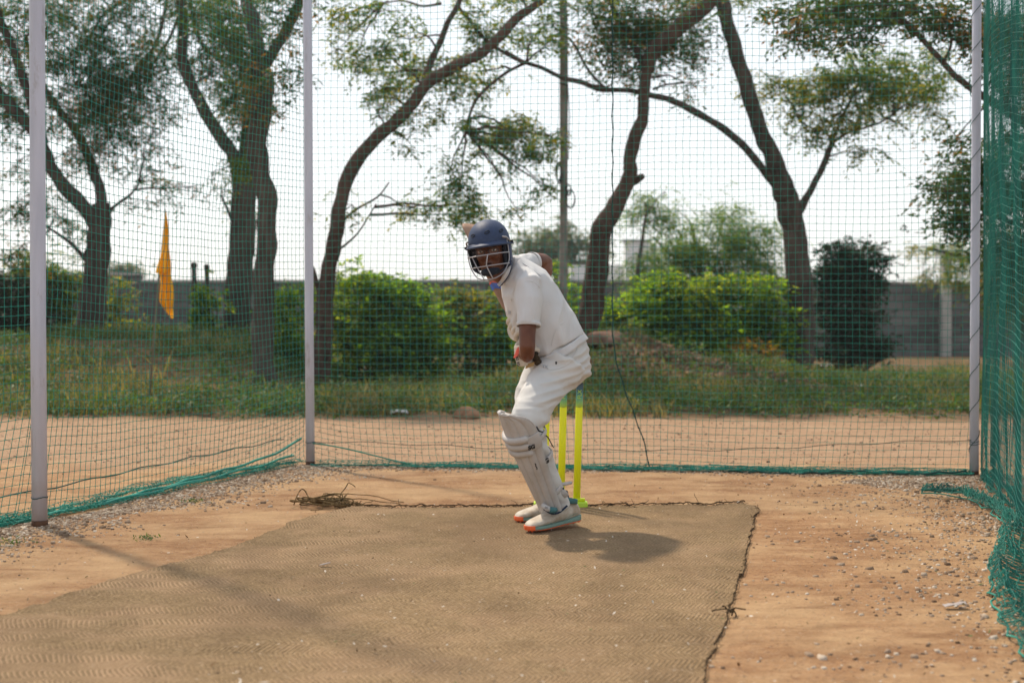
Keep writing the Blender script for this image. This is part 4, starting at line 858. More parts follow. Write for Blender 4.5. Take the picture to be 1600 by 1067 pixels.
# yellow flag hanging slack from its stick
Yf = 15.8; e = empty("flag", P(231, 640, Yf)); e.location.z = H(e.location.x, Yf); tag(e, "limp yellow flag hanging from a thin stick behind the left net", "flag")
q = MB(); q.tube([P(259, 330, Yf), P(248, 440, Yf), P(231, 650, Yf)], [.010, .012, .014], 6); q.build("stick", mat("bamboo", (.20, .17, .12), .8), e)
rows = [(332, 259, 260), (345, 257.5, 262), (365, 256, 264), (385, 253.5, 265), (405, 249, 266), (426, 243.5, 267), (429, 249, 268), (450, 251, 270), (472, 249.5, 271.5), (485, 257, 271), (497.5, 268.5, 270)]
q = MB()
def flagp(u, v):
    t = v*(len(rows)-1); i = min(int(t), len(rows)-2); f = t-i; y = rows[i][0]*(1-f)+rows[i+1][0]*f; a = rows[i][1]*(1-f)+rows[i+1][1]*f; b = rows[i][2]*(1-f)+rows[i+1][2]*f
    w = (b-a)/F*Yf; return P(a+(b-a)*u+.9*math.sin(v*23+u*4)*min(1, v*3), y, Yf-.02-1.3*w*abs(math.sin(u*6.5+v*2.6))-.03*math.sin(v*13+u*5))
q.grid(flagp, 22, 44)
N = NT("yellow_cloth"); N.b.inputs["Base Color"].default_value = (.88, .50, .012, 1); N.b.inputs["Roughness"].default_value = .8
tr = N.t.nodes.new("ShaderNodeBsdfTranslucent"); tr.inputs["Color"].default_value = (.95, .50, .015, 1); mx = N.t.nodes.new("ShaderNodeMixShader"); mx.inputs[0].default_value = .3
N.link(N.b.outputs[0], mx.inputs[1]); N.link(tr.outputs[0], mx.inputs[2]); N.link(mx.outputs[0], N.t.nodes["Material Output"].inputs["Surface"])
q.build("cloth", N.m, e)
# rock on the track, pale litter on the verge
def rock(name, c, s, mt, lab, seed, cat="rock"):
    q = MB(); q.ball((0, 0, 0), 1, 22); 
    for i, p in enumerate(q.v):
        k = 1+.22*noise.noise(p*1.3+Vector((seed, 0, 0)))+.10*noise.noise(p*3.2+Vector((0, seed, 0))); q.v[i] = Vector((p.x*s[0]*k, p.y*s[1]*k, max(-.25, p.z)*s[2]*k))
    o = q.build(name, mt); o.location = (c.x, c.y, H(c.x, c.y)+s[2]*.2); tag(o, lab, cat); return o
rock_m = mat("sandstone", (.17, .095, .055), .95, .1, 9, (.36, .22, .14), .8, 25)
rock("rock", Vector((P(728, 0, 14.6).x, 14.6, 0)), (.135, .12, .105), rock_m, "brown rock at the edge of the dirt track, left of the batter", 2)
rock("earth_lump", Vector((P(945, 0, 19.1).x, 18.9, 0)), (.30, .34, .15), mat("mound_earth", (.13, .08, .06), .95, .1, 5, (.25, .16, .125), .8, 14), "rounded lump of reddish earth on top of the mound", 5, "mound")
rag_m = mat("pale_rag", (.55, .55, .58), .9, .2, 6, (.70, .70, .70))
for px, py, Y, w, lab in ((1336, 624, 19.0, .17, "flat pale rag lying on the verge right of the big forked tree"), (1218, 596, 20.0, .05, "small white scrap at the foot of the big forked tree"), (1420, 610, 19.6, .07, "greyish scrap lying on the verge near the rear right pole"), (624, 648, 14.7, .09, "pale scrap at the edge of the track left of the brown rock"), (1292, 535, 28, .16, "whitish rubble pile at the foot of the dark evergreen")):
    x = P(px, 0, Y).x; c = Vector((x, Y, H(x, Y)+.02)); ph = px*.1; q = MB()
    q.grid(lambda u, v: c+Vector(((u-.5)*w*2, (v-.5)*w, .06*w/.1*abs(noise.noise(Vector((u*3, v*3, ph))))+.03*math.sin(u*3.14))), 12, 8)
    o = q.build("rag" if w > .1 else "scrap", rag_m, None, False); solid(o, .004); tag(o, lab, "litter"); rebase(o, c)

# ------------------------------------------------------------------ the dusty air
hz = bpy.data.materials.new("dusty_air"); hz.use_nodes = True; hn = hz.node_tree.nodes; hn.remove(hn["Principled BSDF"])
pv = hn.new("ShaderNodeVolumePrincipled"); pv.inputs["Color"].default_value = (.96, .97, 1, 1); pv.inputs["Density"].default_value = .0007; pv.inputs["Anisotropy"].default_value = .25
hz.node_tree.links.new(pv.outputs[0], hn["Material Output"].inputs["Volume"])
q = MB(); q.box((0, 420, 6.5), (830, 1000, 17)); o = q.build("haze", hz, None, False); o["kind"] = "stuff"; o["label"] = "thin dusty haze that pales the far trees"
# ------------------------------------------------------------------ spring-back stumps
yel = mat("fluorescent_plastic", (.68, .78, .008), .45, .4); N = NT("fluorescent_fading"); 
lime = (.62, .80, .02); grn = (.20, .55, .20); tl = (.045, .20, .20); blk = (.02, .018, .016)
X, Y_, Z = N.sep(); N.link(N.ramp(N.math('DIVIDE', Z, 1.0), [(.0, (.86, .88, .012)), (.555, (.86, .88, .012)), (.557, (.42, .52, .03)), (.58, (.25, .48, .12)), (.61, (.09, .32, .25)), (.65, (.03, .10, .14)), (.69, (.02, .022, .03)), (1, blk)]), N.b.inputs["Base Color"]); N.b.inputs["Roughness"].default_value = .4
stump_m = N.m; YS = 7.78
base_c = P(876, 795, YS); st = empty("stumps", (base_c.x, YS, H(base_c.x, YS))); tag(st, "fluorescent yellow set of spring-back stumps on one base behind the batter's feet", "cricket stumps")
def text_mesh(txt, size, name="lettering", extrude=.0004, sx=1.0, shear=0, bold=.02):
    c = bpy.data.curves.new(name, 'FONT'); c.body = txt; c.size = size; c.extrude = extrude; c.align_x = 'CENTER'; c.align_y = 'CENTER'; c.shear = shear; c.offset = size*bold
    o = bpy.data.objects.new(name, c); me = evaluated(o); bpy.data.objects.remove(o); bpy.data.curves.remove(c)
    if sx != 1: me.transform(Matrix.Diagonal((sx, 1, 1, 1)))
    return me
def place_text(txt, size, c, right, up, mt, parent, sx=1.0, shear=0, bend=None, name="lettering", bold=0):
    right = Vector(right).normalized(); up = Vector(up); up = (up-right*up.dot(right)).normalized(); n = right.cross(up)
    M = Matrix((right, up, n)).transposed().to_4x4(); M.translation = Vector(c); me = text_mesh(txt, size, name, .0006, sx, shear, bold)
    me.transform(M); o = link(name, me, mt, parent, False)
    return o
lime_ink = mat("lime_ink", (.55, .75, .05), .5); ink = mat("black_ink", (.018, .018, .02), .6); navy_ink = mat("navy_ink", (.02, .03, .08), .6)
q = MB(); zb = H(base_c.x, YS)
bx0, bx1 = P(834, 795, YS).x, P(918, 795, YS).x
q.box(((bx0+bx1)/2, YS, zb+.022), (bx1-bx0, .085, .044)); o = q.build("base", mat("fluorescent_base", (.50, .72, .06), .5), st)
m_ = o.modifiers.new("b", 'BEVEL'); m_.width = .008; m_.segments = 3; apply_mods(o)
q = MB(); q.box(((bx0+bx1)/2, YS+.002, zb+.052), (bx1-bx0-.03, .05, .016)); q.build("spring_bar", yel, st)
for bot, top in ((901, 906.5), (876.5, 881.5), (849, 856)):
    b = P(bot, 785, YS); t = P(top, 585, YS); b.z = zb+.045; t.z = zb+.745; q = MB()
    q.loft([(b, .0195), (b.lerp(t, .5), .0195), (b.lerp(t, .97), .019), (b.lerp(t, .985), .017), (t, .009)], n=20)
    s_ = q.build("stump", stump_m, st)
    # the object texture runs in metres above the base
    s_.data.transform(Matrix.Translation((0, 0, 0)))
    if bot == 901:
        c = b.lerp(t, .835)+Vector((0, -.0205, 0)); place_text("FLX", .030, c, (t-b), (-1, 0, 0), lime_ink, s_)
        q = MB(); cc = b.lerp(t, .93); q.tube([cc+Vector((.0202*math.cos(a*.393), .0202*math.sin(a*.393), 0)) for a in range(17)], .0012, 4); q.build("ring", lime_ink, s_)
    elif bot == 876.5:
        c = b.lerp(t, .835)+Vector((0, -.0205, 0)); place_text("FLX", .030, c, (t-b), (-1, 0, 0), lime_ink, s_)
    c = b.lerp(t, .735)+Vector((0, -.0202, 0)); q = MB(); q.box(c, (.016, .001, .0016)); q.build("mark", ink, s_, False)

# ------------------------------------------------------------------ the batter
skin_m = mat("dark_skin", (.100, .033, .016), .44, .32, 14, (.165, .060, .028), .10, 260)
cloth_N = NT("off_white_cloth"); N = cloth_N
N.link(N.ramp(N.noise(6, 3), [(.3, (.55, .555, .57)), (.7, (.62, .62, .625))]), N.b.inputs["Base Color"]); N.b.inputs["Roughness"].default_value = .85; N.b.inputs["Sheen Weight"].default_value = .15
N.link(N.bump(N.noise(6.5, 1.5, N.scaled((1.3, 1, .5)), dist=.8), .7, .04, N.bump(N.noise(900, 2), .12, .001)), N.b.inputs["Normal"]); cloth_m = N.m
N = NT("cream_trouser_cloth"); N.link(N.ramp(N.noise(5, 3), [(.3, (.54, .53, .52)), (.7, (.61, .60, .58))]), N.b.inputs["Base Color"]); N.b.inputs["Roughness"].default_value = .85; N.b.inputs["Sheen Weight"].default_value = .15
N.link(N.bump(N.noise(6, 1.5, N.scaled((.5, .8, 1.8)), dist=.8), .75, .04, N.bump(N.noise(900, 2), .12, .001)), N.b.inputs["Normal"]); trouser_m = N.m
feet = gp(850, 828); person = MB()
YB = Vector((0, 1, 0))
# ---- body: one continuous skin
Hc = P(766, 393, 6.96); hU = Vector((-.15, -.02, 1)).normalized(); hF = Vector((-.16, -1, -.02)); hF = (hF-hU*hF.dot(hU)).normalized(); hR = hF.cross(hU).normalized()
if hR.x < 0: hR = -hR
def hp(x, y, z): return Hc+hR*x-hF*y+hU*z          # x to the viewer's right, y backwards, z up
HM = Matrix((hR, -hF, hU)).transposed()
bd = MB()
# skull, jaw, neck
hs = [(-.122, -.058, .012, .020), (-.112, -.048, .032, .034), (-.095, -.034, .047, .053), (-.075, -.020, .056, .070), (-.05, -.010, .063, .083), (-.02, .000, .068, .093), (.01, .004, .071, .096), (.04, .008, .073, .099), (.07, .012, .069, .095), (.095, .014, .056, .078), (.112, .014, .034, .048), (.118, .014, .010, .012)]
bd.loft([(hp(0, y, z), rb, ra) for z, y, ra, rb in hs], n=28, side=hR)
bd.ball(hp(0, -.098, -.024), (.0135, .016, .012), 12, HM); bd.ball(hp(0, -.095, -.004), (.009, .010, .020), 10, HM)
for s in (-1, 1):
    bd.ball(hp(s*.011, -.094, -.027), (.009, .010, .0075), 10, HM); bd.ball(hp(s*.036, -.074, -.028), (.022, .018, .019), 12, HM)
    bd.ball(hp(s*.034, -.086, .020), (.024, .012, .0075), 12, HM); bd.ball(hp(s*.075, .012, -.008), (.007, .016, .026), 12, HM)
    bd.ball(hp(s*.033, -.083, .004), (.019, .010, .012), 12, HM)
bd.ball(hp(0, -.094, -.053), (.023, .011, .0062), 12, HM); bd.ball(hp(0, -.092, -.068), (.021, .012, .0075), 12, HM); bd.ball(hp(0, -.080, -.092), (.022, .018, .016), 12, HM)
neck0 = P(797, 432, 7.04)
bd.loft([(hp(0, .025, -.02), .055), (hp(0, .012, -.09), .052), (neck0.lerp(hp(0, .01, -.1), .3), .055), (neck0, .062), (P(806, 442, 7.05), .085)], n=20)
def chain(mb, pts, n=16, side=YB): mb.loft(pts, n=n, side=side)
chain(bd, [(P(876, 548, 7.09), .095, .12), (P(858, 515, 7.08), .095, .12), (P(836, 475, 7.06), .115, .15), (P(822, 447, 7.06), .10, .165), (P(808, 432, 7.05), .07, .12)])
def limb2(mb, pts, n=16): mb.loft(pts, n=n, side=Vector((.2, .6, .77)))
# near (left) arm, far (right) arm
shL, elL, wrL = P(826, 447, 6.90), P(824.5, 551, 6.80), P(816, 553, 7.015)
limb2(bd, [(P(820, 436, 6.95), .05), (P(826, 455, 6.88), .053), (P(825, 490, 6.85), .047), (P(824, 520, 6.82), .0405), (P(824, 543, 6.80), .0385), (P(824, 556, 6.81), .034), (P(823, 562, 6.83), .022)], 18)
limb2(bd, [(P(824, 552, 6.80), .034), (P(822, 553, 6.87), .036), (P(819, 554, 6.94), .031), (wrL, .026)], 18)
elR = P(852.5, 412, 7.30); wrR = P(817, 502, 7.14)
limb2(bd, [(P(812, 424, 7.15), .052), (P(824, 414, 7.2), .050), (P(838, 408.5, 7.25), .046), (P(849, 409, 7.30), .042), (P(854.5, 412, 7.31), .036), (P(855.5, 416, 7.31), .028)], 18)
limb2(bd, [(P(853, 411, 7.31), .036), (P(851, 424, 7.28), .041), (P(846, 440, 7.25), .040), (P(834, 468, 7.19), .033), (wrR, .026)], 18)
# legs
limb2(bd, [(P(880, 568, 7.02), .075), (P(852, 612, 6.93), .070), (P(818, 660, 6.78), .060), (P(832, 694, 6.79), .055), (P(848, 730, 6.86), .048), (P(873, 790, 6.96), .035), (P(879, 806, 6.98), .036)], 18)
limb2(bd, [(P(882, 566, 7.16), .072), (P(846, 596, 7.16), .064), (P(828, 640, 7.14), .052), (P(831, 682, 7.18), .048), (P(846, 730, 7.26), .040), (P(861, 785, 7.33), .033), (P(864, 800, 7.33), .034)], 18)
# bat geometry first: the hands close round its handle
K = P(842, 569, 6.90); T = P(733, 352, 7.33); ba = (T-K).normalized()
def hand(c0, wrist, gap, rad, rot0, back, build, thumb=True):
    """five fingers closing on the handle; c0 = where the little finger sits (from the knob), gap = spacing"""
    c0 = Vector(c0); w = (wrist-c0); e2 = (w-ba*w.dot(ba)).normalized(); e1 = ba.cross(e2).normalized()
    if e1.dot(Vector(back)) < 0: e1 = -e1
    out = []
    for k in range(4):
        c = c0+ba*(gap*k); ln = (.86, 1.0, 1.06, .97)[k]; pts = []
        for t in range(13):
            th = math.radians(rot0+(232*ln)*t/12); rr_ = rad*(1.35-.35*min(1, t/4))
            pts.append(c+e2*(rr_*math.cos(th))+e1*(rr_*math.sin(th))+ba*(.004*math.sin(t*.5)))
        out.append(pts)
    pal = [(wrist, 1.0), (c0+ba*gap*1.5+e2*(rad*1.9)+e1*rad*.25, 1.25), (c0+ba*gap*1.5+e2*rad*1.2+e1*rad*1.15, 1.3), (c0+ba*gap*1.5+e2*rad*.35+e1*rad*1.45, 1.05)]
    cT = c0+ba*gap*3.7; th0 = [cT-ba*gap*2.2+e2*rad*1.7-e1*rad*.1, cT-ba*gap*.9+e2*rad*1.5-e1*rad*.7, cT+e2*rad*.7-e1*rad*1.15, cT+ba*.006-e2*rad*.3-e1*rad*1.15, cT+ba*.008-e2*rad*.9-e1*rad*.7]
    return out, pal, th0, e1, e2
hL = hand(K+ba*.075, wrL, .0235, .026, 66, (-1, -.25, 0), None); hRt = hand(K+ba*.190, wrR, .0300, .034, 62, (.1, 1, 0), None)
for fing, pal, th, e1, e2 in (hL, hRt):
    for f in fing: bd.tube(f, [.0082]*9+[.0078, .0074, .0068, .005], 8)
    bd.tube(th, [.011, .011, .0095, .0085, .006], 8)
    bd.loft([(p, .017*k, .036*k if i else .026) for i, (p, k) in enumerate(pal)], n=14, side=ba)
person = organic(bd, "person", skin_m, None, voxel=.0062, smooth=4); rebase(person, feet+Vector((0, 0, .016)))
tag(person, "batter in off-white kit crouching side-on and looking at the camera, bat lifted behind", "person")

# ---- eyes, brows, lips, glasses
white_m = mat("eye_white", (.62, .58, .54), .25, .5); iris_m = mat("iris", (.012, .008, .006), .15, .6); brow_m = mat("black_hair", (.008, .007, .006), .8); lip_m = mat("lips", (.11, .045, .038), .5, .4); mouth_m = mat("mouth_gap", (.012, .006, .005), .8)
for s in (-1, 1):
    q = MB(); q.ball(hp(s*.033, -.0835, .0025), (.0130, .0118, .0055), 14, HM); e_ = q.build("eye", white_m, person)
    q = MB(); q.ball(hp(s*.033+.001, -.0945, .003), (.0058, .003, .0058), 12, HM); q.build("iris", iris_m, e_)
    q = MB(); q.tube([hp(s*(.014+.036*t/6), -.0975+.010*(t/6)**2, .024+.006*math.sin(t/6*3)) for t in range(7)], [.002, .0034, .0038, .0036, .003, .0024, .0012], 6); q.build("eyebrow", brow_m, person)
    q = MB(); q.tube([hp(s*(.019+.028*t/6), -.0955+.009*(t/6)**2, .0095+.0045*math.sin(t/6*3.14)) for t in range(7)], .0013, 5); q.build("eyelid", brow_m, person)
q = MB(); q.tube([hp(-.024+.048*t/8, -.1035+.010*abs(t-4)/4, -.0545+.003*math.cos((t-4)*.6)) for t in range(9)], [.0012, .0028, .0038, .0042, .0038, .0042, .0038, .0028, .0012], 6)
q.tube([hp(-.022+.044*t/8, -.1030+.010*abs(t-4)/4, -.0675-.002*math.cos((t-4)*.5)) for t in range(9)], [.001, .003, .0044, .005, .0052, .005, .0044, .003, .001], 6); q.build("lips", lip_m, person)
q = MB(); q.ball(hp(0, -.1000, -.0600), (.017, .005, .0042), 12, HM); q.build("mouth", mouth_m, person)
for s in (-1, 1):
    q = MB(); q.ball(hp(s*.006, -.1115, -.0315), (.0032, .003, .0022), 8, HM); q.build("nostril", mouth_m, person)
frame_m = mat("dark_metal_frame", (.045, .035, .035), .3, .5, metal=.7)
N = NT("spectacle_lens"); N.b.inputs["Base Color"].default_value = (.8, .85, .85, 1); N.b.inputs["Roughness"].default_value = .06
trn = N.t.nodes.new("ShaderNodeBsdfTransparent"); mx = N.t.nodes.new("ShaderNodeMixShader"); mx.inputs[0].default_value = .955; N.link(N.b.outputs[0], mx.inputs[1]); N.link(trn.outputs[0], mx.inputs[2]); N.link(mx.outputs[0], N.t.nodes["Material Output"].inputs["Surface"]); lens_m = N.m
q = MB()
for s in (-1, 1):
    q.tube([hp(s*.034+.0245*math.cos(a*.2618), -.112+.003*abs(math.cos(a*.2618)), -.002+.0175*math.sin(a*.2618)) for a in range(25)], .0021, 6)
    q.tube([hp(s*.058, -.108, .004), hp(s*.070, -.09, .004), hp(s*.079, .0, .004)], .0013, 5)
q.tube([hp(-.010, -.113, .002), hp(0, -.1165, .005), hp(.010, -.113, .002)], .0014, 5)
gl = q.build("glasses", frame_m, person)
for s in (-1, 1):
    q = MB(); b0 = len(q.v); q.v.append(hp(s*.034, -.1125, -.002))
    for a in range(24): q.v.append(hp(s*.034+.0235*math.cos(a*.2618), -.112+.003*abs(math.cos(a*.2618)), -.002+.0165*math.sin(a*.2618)))
    for a in range(24): q.face((0, 1+a, 1+(a+1) % 24))
    q.build("lens", lens_m, gl)

# ---- helmet
navy = mat("navy_cloth_shell", (.022, .040, .095), .55, .35, 60, (.028, .050, .115), .12, 500); navy_d = mat("navy_padding", (.010, .014, .024), .7)
steel = mat("steel_grille", (.34, .33, .35), .35, .5, metal=.55); brass = mat("brass_screw", (.45, .28, .06), .4, .5, metal=.7); blackp = mat("black_plastic", (.012, .012, .013), .5)
def weld(o, d=.0004):
    b = bmesh.new(); b.from_mesh(o.data); bmesh.ops.remove_doubles(b, verts=b.verts, dist=d); bmesh.ops.recalc_face_normals(b, faces=b.faces); b.to_mesh(o.data); b.free()
q = MB(); nU, nV = 48, 22
def dome(u, v):
    a = u*2*math.pi; ph = v*math.pi/2; rx, ry, rz = .0985, .128, .118
    z = rz*math.cos(ph)**.92; k = math.sin(ph)**.88
    return hp(rx*k*math.sin(a), .010-ry*k*math.cos(a)*(1 if math.cos(a) > 0 else .95), .034+z+.0)
q.grid(dome, nU, nV)
def skirt(u, v):
    a = u*2*math.pi; c = math.cos(a); drop = .075*ss(.35, -.4, c)*v+.010*v
    return hp(.0985*math.sin(a)*(1-.03*v), .010-.128*c*(1 if c > 0 else .95)*(1-.03*v), .034-drop)
q.grid(skirt, nU, 5)
hel = q.build("helmet", navy, person); weld(hel); solid(hel, .010)
# peak round the front
q = MB()
def peak(u, v):
    a = (u-.5)*math.pi*1.16; c = math.cos(a); out = .026*v*max(0, c)**.6*(1)+.006*v
    return hp((.0985+out*.45)*math.sin(a), .010-(.128+out)*c, .040-.012*v-.006*v*v)
q.grid(peak, 40, 5); o = q.build("peak", navy, hel); solid(o, .009)
q = MB(); q.tube([hp((.0985+.0145)*math.sin((i/40-.5)*math.pi*1.16), .010-(.128+.031)*math.cos((i/40-.5)*math.pi*1.16) if True else 0, .0235+.002) for i in range(41)], .0052, 8); q.build("peak_rim", navy, hel)
# raised vents
for a0, z0 in ((-.62, .083), (.18, .088), (.95, .088)):
    q = MB(); pts = []
    for i in range(17):
        t = i/16*2*math.pi; a = a0+.125*math.cos(t); z = z0+.0065*math.sin(t)+.006*(math.cos(t))*(.6 if a0 > 0 else .1); k = math.sqrt(max(0, 1-((z-.034)/.118)**2.1)); pts.append(hp((.0985*k+.0095)*math.sin(a), .010-(.128*k+.0095)*math.cos(a), z+.002))
    q.tube(pts, .0021, 6); q.build("vent", navy_d, hel)
# dark padding inside the shell, round the back and sides of the head
q = MB()
q.grid(lambda u, v: hp(.090*math.sin((u-.5)*4.3)*(1-.10*v), .012+.112*math.cos((u-.5)*4.3)*(1-.08*v), .05-.135*v), 30, 6); o = q.build("padding", navy_d, hel); solid(o, .012)
# ear guards
for s in (-1, 1):
    q = MB()
    def guard(u, v, s=s):
        z = .036-.118*v; w = .030*(1-.55*v**2.2)*(1-(.0)); y = .004+(u-.5)*2*w-.012*v; return hp(s*(.0985+.004*math.sin(v*3.14)-.010*v+.0*u), y, z)
    q.grid(guard, 8, 14); o = q.build("ear_guard", navy if s > 0 else navy_d, hel); solid(o, .011, .003)
    q = MB(); q.ball(hp(s*.106, -.012, .034), (.006, .006, .006), 10); q.build("screw", brass if s > 0 else blackp, hel)
    q = MB(); q.loft([(hp(s*.108, -.012, .034), .0062), (hp(s*.122, -.012, .033), .0068)], n=12); q.build("knob", blackp, hel)
    q = MB(); q.tube([hp(s*.086, -.090, .058), hp(s*.099, -.066, .055), hp(s*.103, -.045, .046), hp(s*.104, -.03, .038)], .0050, 6); q.build("bracket", steel, hel)
    q = MB(); q.tube([hp(s*.096, -.01, -.06), hp(s*.080, -.035, -.085), hp(s*.055, -.060, -.10), hp(s*.03, -.085, -.112)], .0065, 6); q.build("chin_strap", navy_d, hel)
q = MB(); q.loft([(hp(-.040, -.074, -.094), .010, .008), (hp(-.030, -.094, -.098), .017, .011), (hp(0, -.108, -.102), .021, .013), (hp(.030, -.094, -.098), .017, .011), (hp(.040, -.074, -.094), .010, .008)], n=14, side=-hF); q.build("chin_cup", navy_d, hel)
# steel grille: side uprights, two cross bars, bowed lower bar, two short uprights
q = MB()
for s in (-1, 1): q.tube(crom([tuple(hp(s*.098, -.050, .046)), tuple(hp(s*.101, -.060, .0)), tuple(hp(s*.099, -.066, -.045)), tuple(hp(s*.090, -.080, -.075)), tuple(hp(s*.068, -.115, -.112)), tuple(hp(s*.036, -.148, -.132)), tuple(hp(0, -.158, -.136))], 5), .0029, 7)
for z, yy_, xx in ((-.018, -.160, .101), (-.071, -.158, .094)):
    q.tube([hp(xx*math.sin((i/20-.5)*math.pi), -.055+(yy_+.055)*math.cos((i/20-.5)*math.pi)**.75 if 0 < i < 20 else -.055, z) for i in range(21)], .0029, 7)
for x in (-.0, .0): pass
q.tube(crom([tuple(hp(.012, -.160, -.018)), tuple(hp(.004, -.163, -.05)), tuple(hp(.0, -.161, -.071)), tuple(hp(.012, -.160, -.11)), tuple(hp(.020, -.155, -.135))], 5), .0028, 7)
q.tube(crom([tuple(hp(-.072, -.120, -.018)), tuple(hp(-.050, -.143, -.071)), tuple(hp(-.022, -.155, -.135))], 5), .0026, 7)
q.build("grille", steel, hel)

# ---- shirt
def folds(fn, amp): return lambda co, n: amp*fn(co)
def shirt_disp(co, n):
    # soft folds that fall from the shoulder and gather at the waist
    a = Vector((.42, 0, -.90)); along_ = co.x*.45-co.z*.88; across = co.x*.88+co.z*.45
    w = noise.noise(Vector((across*9+2*noise.noise(co*4), along_*2.2, co.y*4)))
    r = 1-abs(w)*2.2; low = ss(.98, .86, co.z)
    f = noise.noise(Vector((across*16+1.5*noise.noise(co*7), along_*5, co.y*6)))
    return .0105*r*.8+.0075*f*(.4+low)+.004*low*math.sin(along_*55+6*noise.noise(co*5))*.6
sh = MB()
sh.loft([(P(868, 544, 7.085), .155, .172), (P(866, 540, 7.085), .158, .175), (P(855, 517, 7.08), .156, .175), (P(843, 494, 7.07), .148, .175), (P(830, 467, 7.06), .138, .178), (P(818, 444, 7.06), .122, .182), (P(808, 430, 7.05), .092, .165), (P(800, 420, 7.04), .074, .115), (P(795, 414, 7.03), .066, .078)], n=36, side=Vector((.22, .95, -.2)))
sh.loft([(P(818, 438, 6.97), .070, .065), (P(825, 447, 6.90), .072, .068), (P(827, 470, 6.865), .066, .063), (P(826.5, 492, 6.845), .060, .058), (P(826, 508, 6.835), .0565, .055)], n=24, side=YB)
sh.loft([(P(806, 428, 7.10), .066), (P(815, 420, 7.16), .062), (P(824, 413.5, 7.20), .056), (P(830, 411, 7.225), .053), (P(833, 411, 7.235), .050)], n=24, side=YB)
shirt = organic(sh, "shirt", cloth_m, person, voxel=.0062, smooth=5, disp=shirt_disp)
hem_m = cloth_m
# sleeve hems and shirt tail hem as stitched bands
q = MB(); c = P(826, 507, 6.836); 
def ring(c, ax, ra, rb, r, side, n=36, wob=0, sd=0):
    ax = Vector(ax).normalized(); u = (Vector(side)-ax*Vector(side).dot(ax)).normalized(); w = ax.cross(u); return [Vector(c)+w*(ra*math.cos(k/n*6.2832))+u*(rb*math.sin(k/n*6.2832))+ax*(wob*noise.noise(Vector((math.cos(k/n*6.2832)*2, math.sin(k/n*6.2832)*2, sd)))) for k in range(n+1)]
q.loft([(P(826.2, 504, 6.838), .0578, .0564), (P(826, 510, 6.834), .0572, .0556)], n=32, side=YB, caps=False); o = q.build("sleeve_hem", cloth_m, shirt); solid(o, .003)
q = MB(); q.loft([(P(830, 411, 7.225), .0545), (P(834, 411, 7.24), .0530)], n=32, side=YB, caps=False); o = q.build("sleeve_hem", cloth_m, shirt); solid(o, .003)
def hemp(u, v):
    th = u*2*math.pi; a = P(866, 540, 7.085); b = P(871.5, 551, 7.09); c = a.lerp(b, v); t = (b-a).normalized(); s_ = Vector((.22, .95, -.2)); uu = (s_-t*s_.dot(t)).normalized(); w = t.cross(uu); wv = 1+.018*math.sin(th*5+1)*v+.012*math.sin(th*11)*v
    return c+w*((.159+.004*v)*math.cos(th)*wv)+uu*((.176+.004*v)*math.sin(th)*wv)+t*(.006*math.sin(th*3+.5))*v
q = MB(); q.grid(hemp, 72, 4); o = q.build("tail_hem", cloth_m, shirt); solid(o, .003)
# points on a surface, found by looking along a line of sight
from mathutils.bvhtree import BVHTree
def bvh_of(*obs):
    V, Fa = [], []
    for o in obs:
        b = len(V); off = o.location if o.parent is None else Vector((0, 0, 0)); V += [v.co+off for v in o.data.vertices]; Fa += [[b+i for i in p.vertices] for p in o.data.polygons]
    return BVHTree.FromPolygons(V, Fa)
EYE = Vector((0, 0, 1.05))
def cast(bv, px, py, off=.003, Yd=7.0):
    d = (P(px, py, 7)-EYE).normalized(); h = bv.ray_cast(EYE, d)
    if h[0] is None: return P(px, py, Yd), -d
    n = h[1] if h[1].dot(d) < 0 else -h[1]; return h[0]+n*off, n
bvS = bvh_of(shirt); bvB = bvh_of(person)
outer = crom([(801.5, 401), (802, 409), (801, 417), (798.5, 426), (793.5, 436), (788, 442), (780.5, 448.5)], 4); inner = crom([(797, 398), (795, 406), (792, 415), (788.5, 424), (784, 434), (781, 440), (777, 445)], 4)
oo_, ii_ = [], []
for a, b in zip(outer, inner):
    p_, n_ = cast(bvS, a[0], a[1], .007, 6.93); oo_.append(p_); p2, n2 = cast(bvB, b[0], b[1], .010, p_.y); p2.y = min(max(p2.y, p_.y-.03), p_.y+.05); ii_.append(P(b[0], b[1], p2.y))
def sm_(l):
    for _ in range(6): l = [l[0]]+[(l[i-1]+l[i]*2+l[i+1])/4 for i in range(1, len(l)-1)]+[l[-1]]
    return l
oo_, ii_ = sm_(oo_), sm_(ii_); m_ = len(oo_)-1
def leafp(u, v):
    k = u*m_; i = min(int(k), m_-1); f = k-i; a = ii_[i].lerp(ii_[i+1], f); b = oo_[i].lerp(oo_[i+1], f); return a.lerp(b, v)+Vector((0, -.009*math.sin(v*3.14), .004*math.sin(v*3.14)))
q = MB(); q.grid(leafp, m_*2, 6); o = q.build("collar", cloth_m, shirt); solid(o, .004)
q = MB(); q.tube([p_+Vector((.0005, -.0035, 0)) for p_ in oo_], .0026, 6); q.build("collar_stripe", navy_ink, shirt)
# the far leaf of the collar and the stand round the back of the neck
q = MB(); axn = (hp(0, .01, -.1)-neck0).normalized(); s1 = axn.cross(Vector((0, -1, 0))).normalized(); s2 = axn.cross(s1)
q.grid(lambda u, v: P(796.5, 414, 7.05)+s1*((.060+.016*v)*math.cos(u*4.2+1.2))+s2*((.066+.020*v)*math.sin(u*4.2+1.2))+axn*(.030-.030*v), 30, 5); o = q.build("collar", cloth_m, shirt); solid(o, .004)

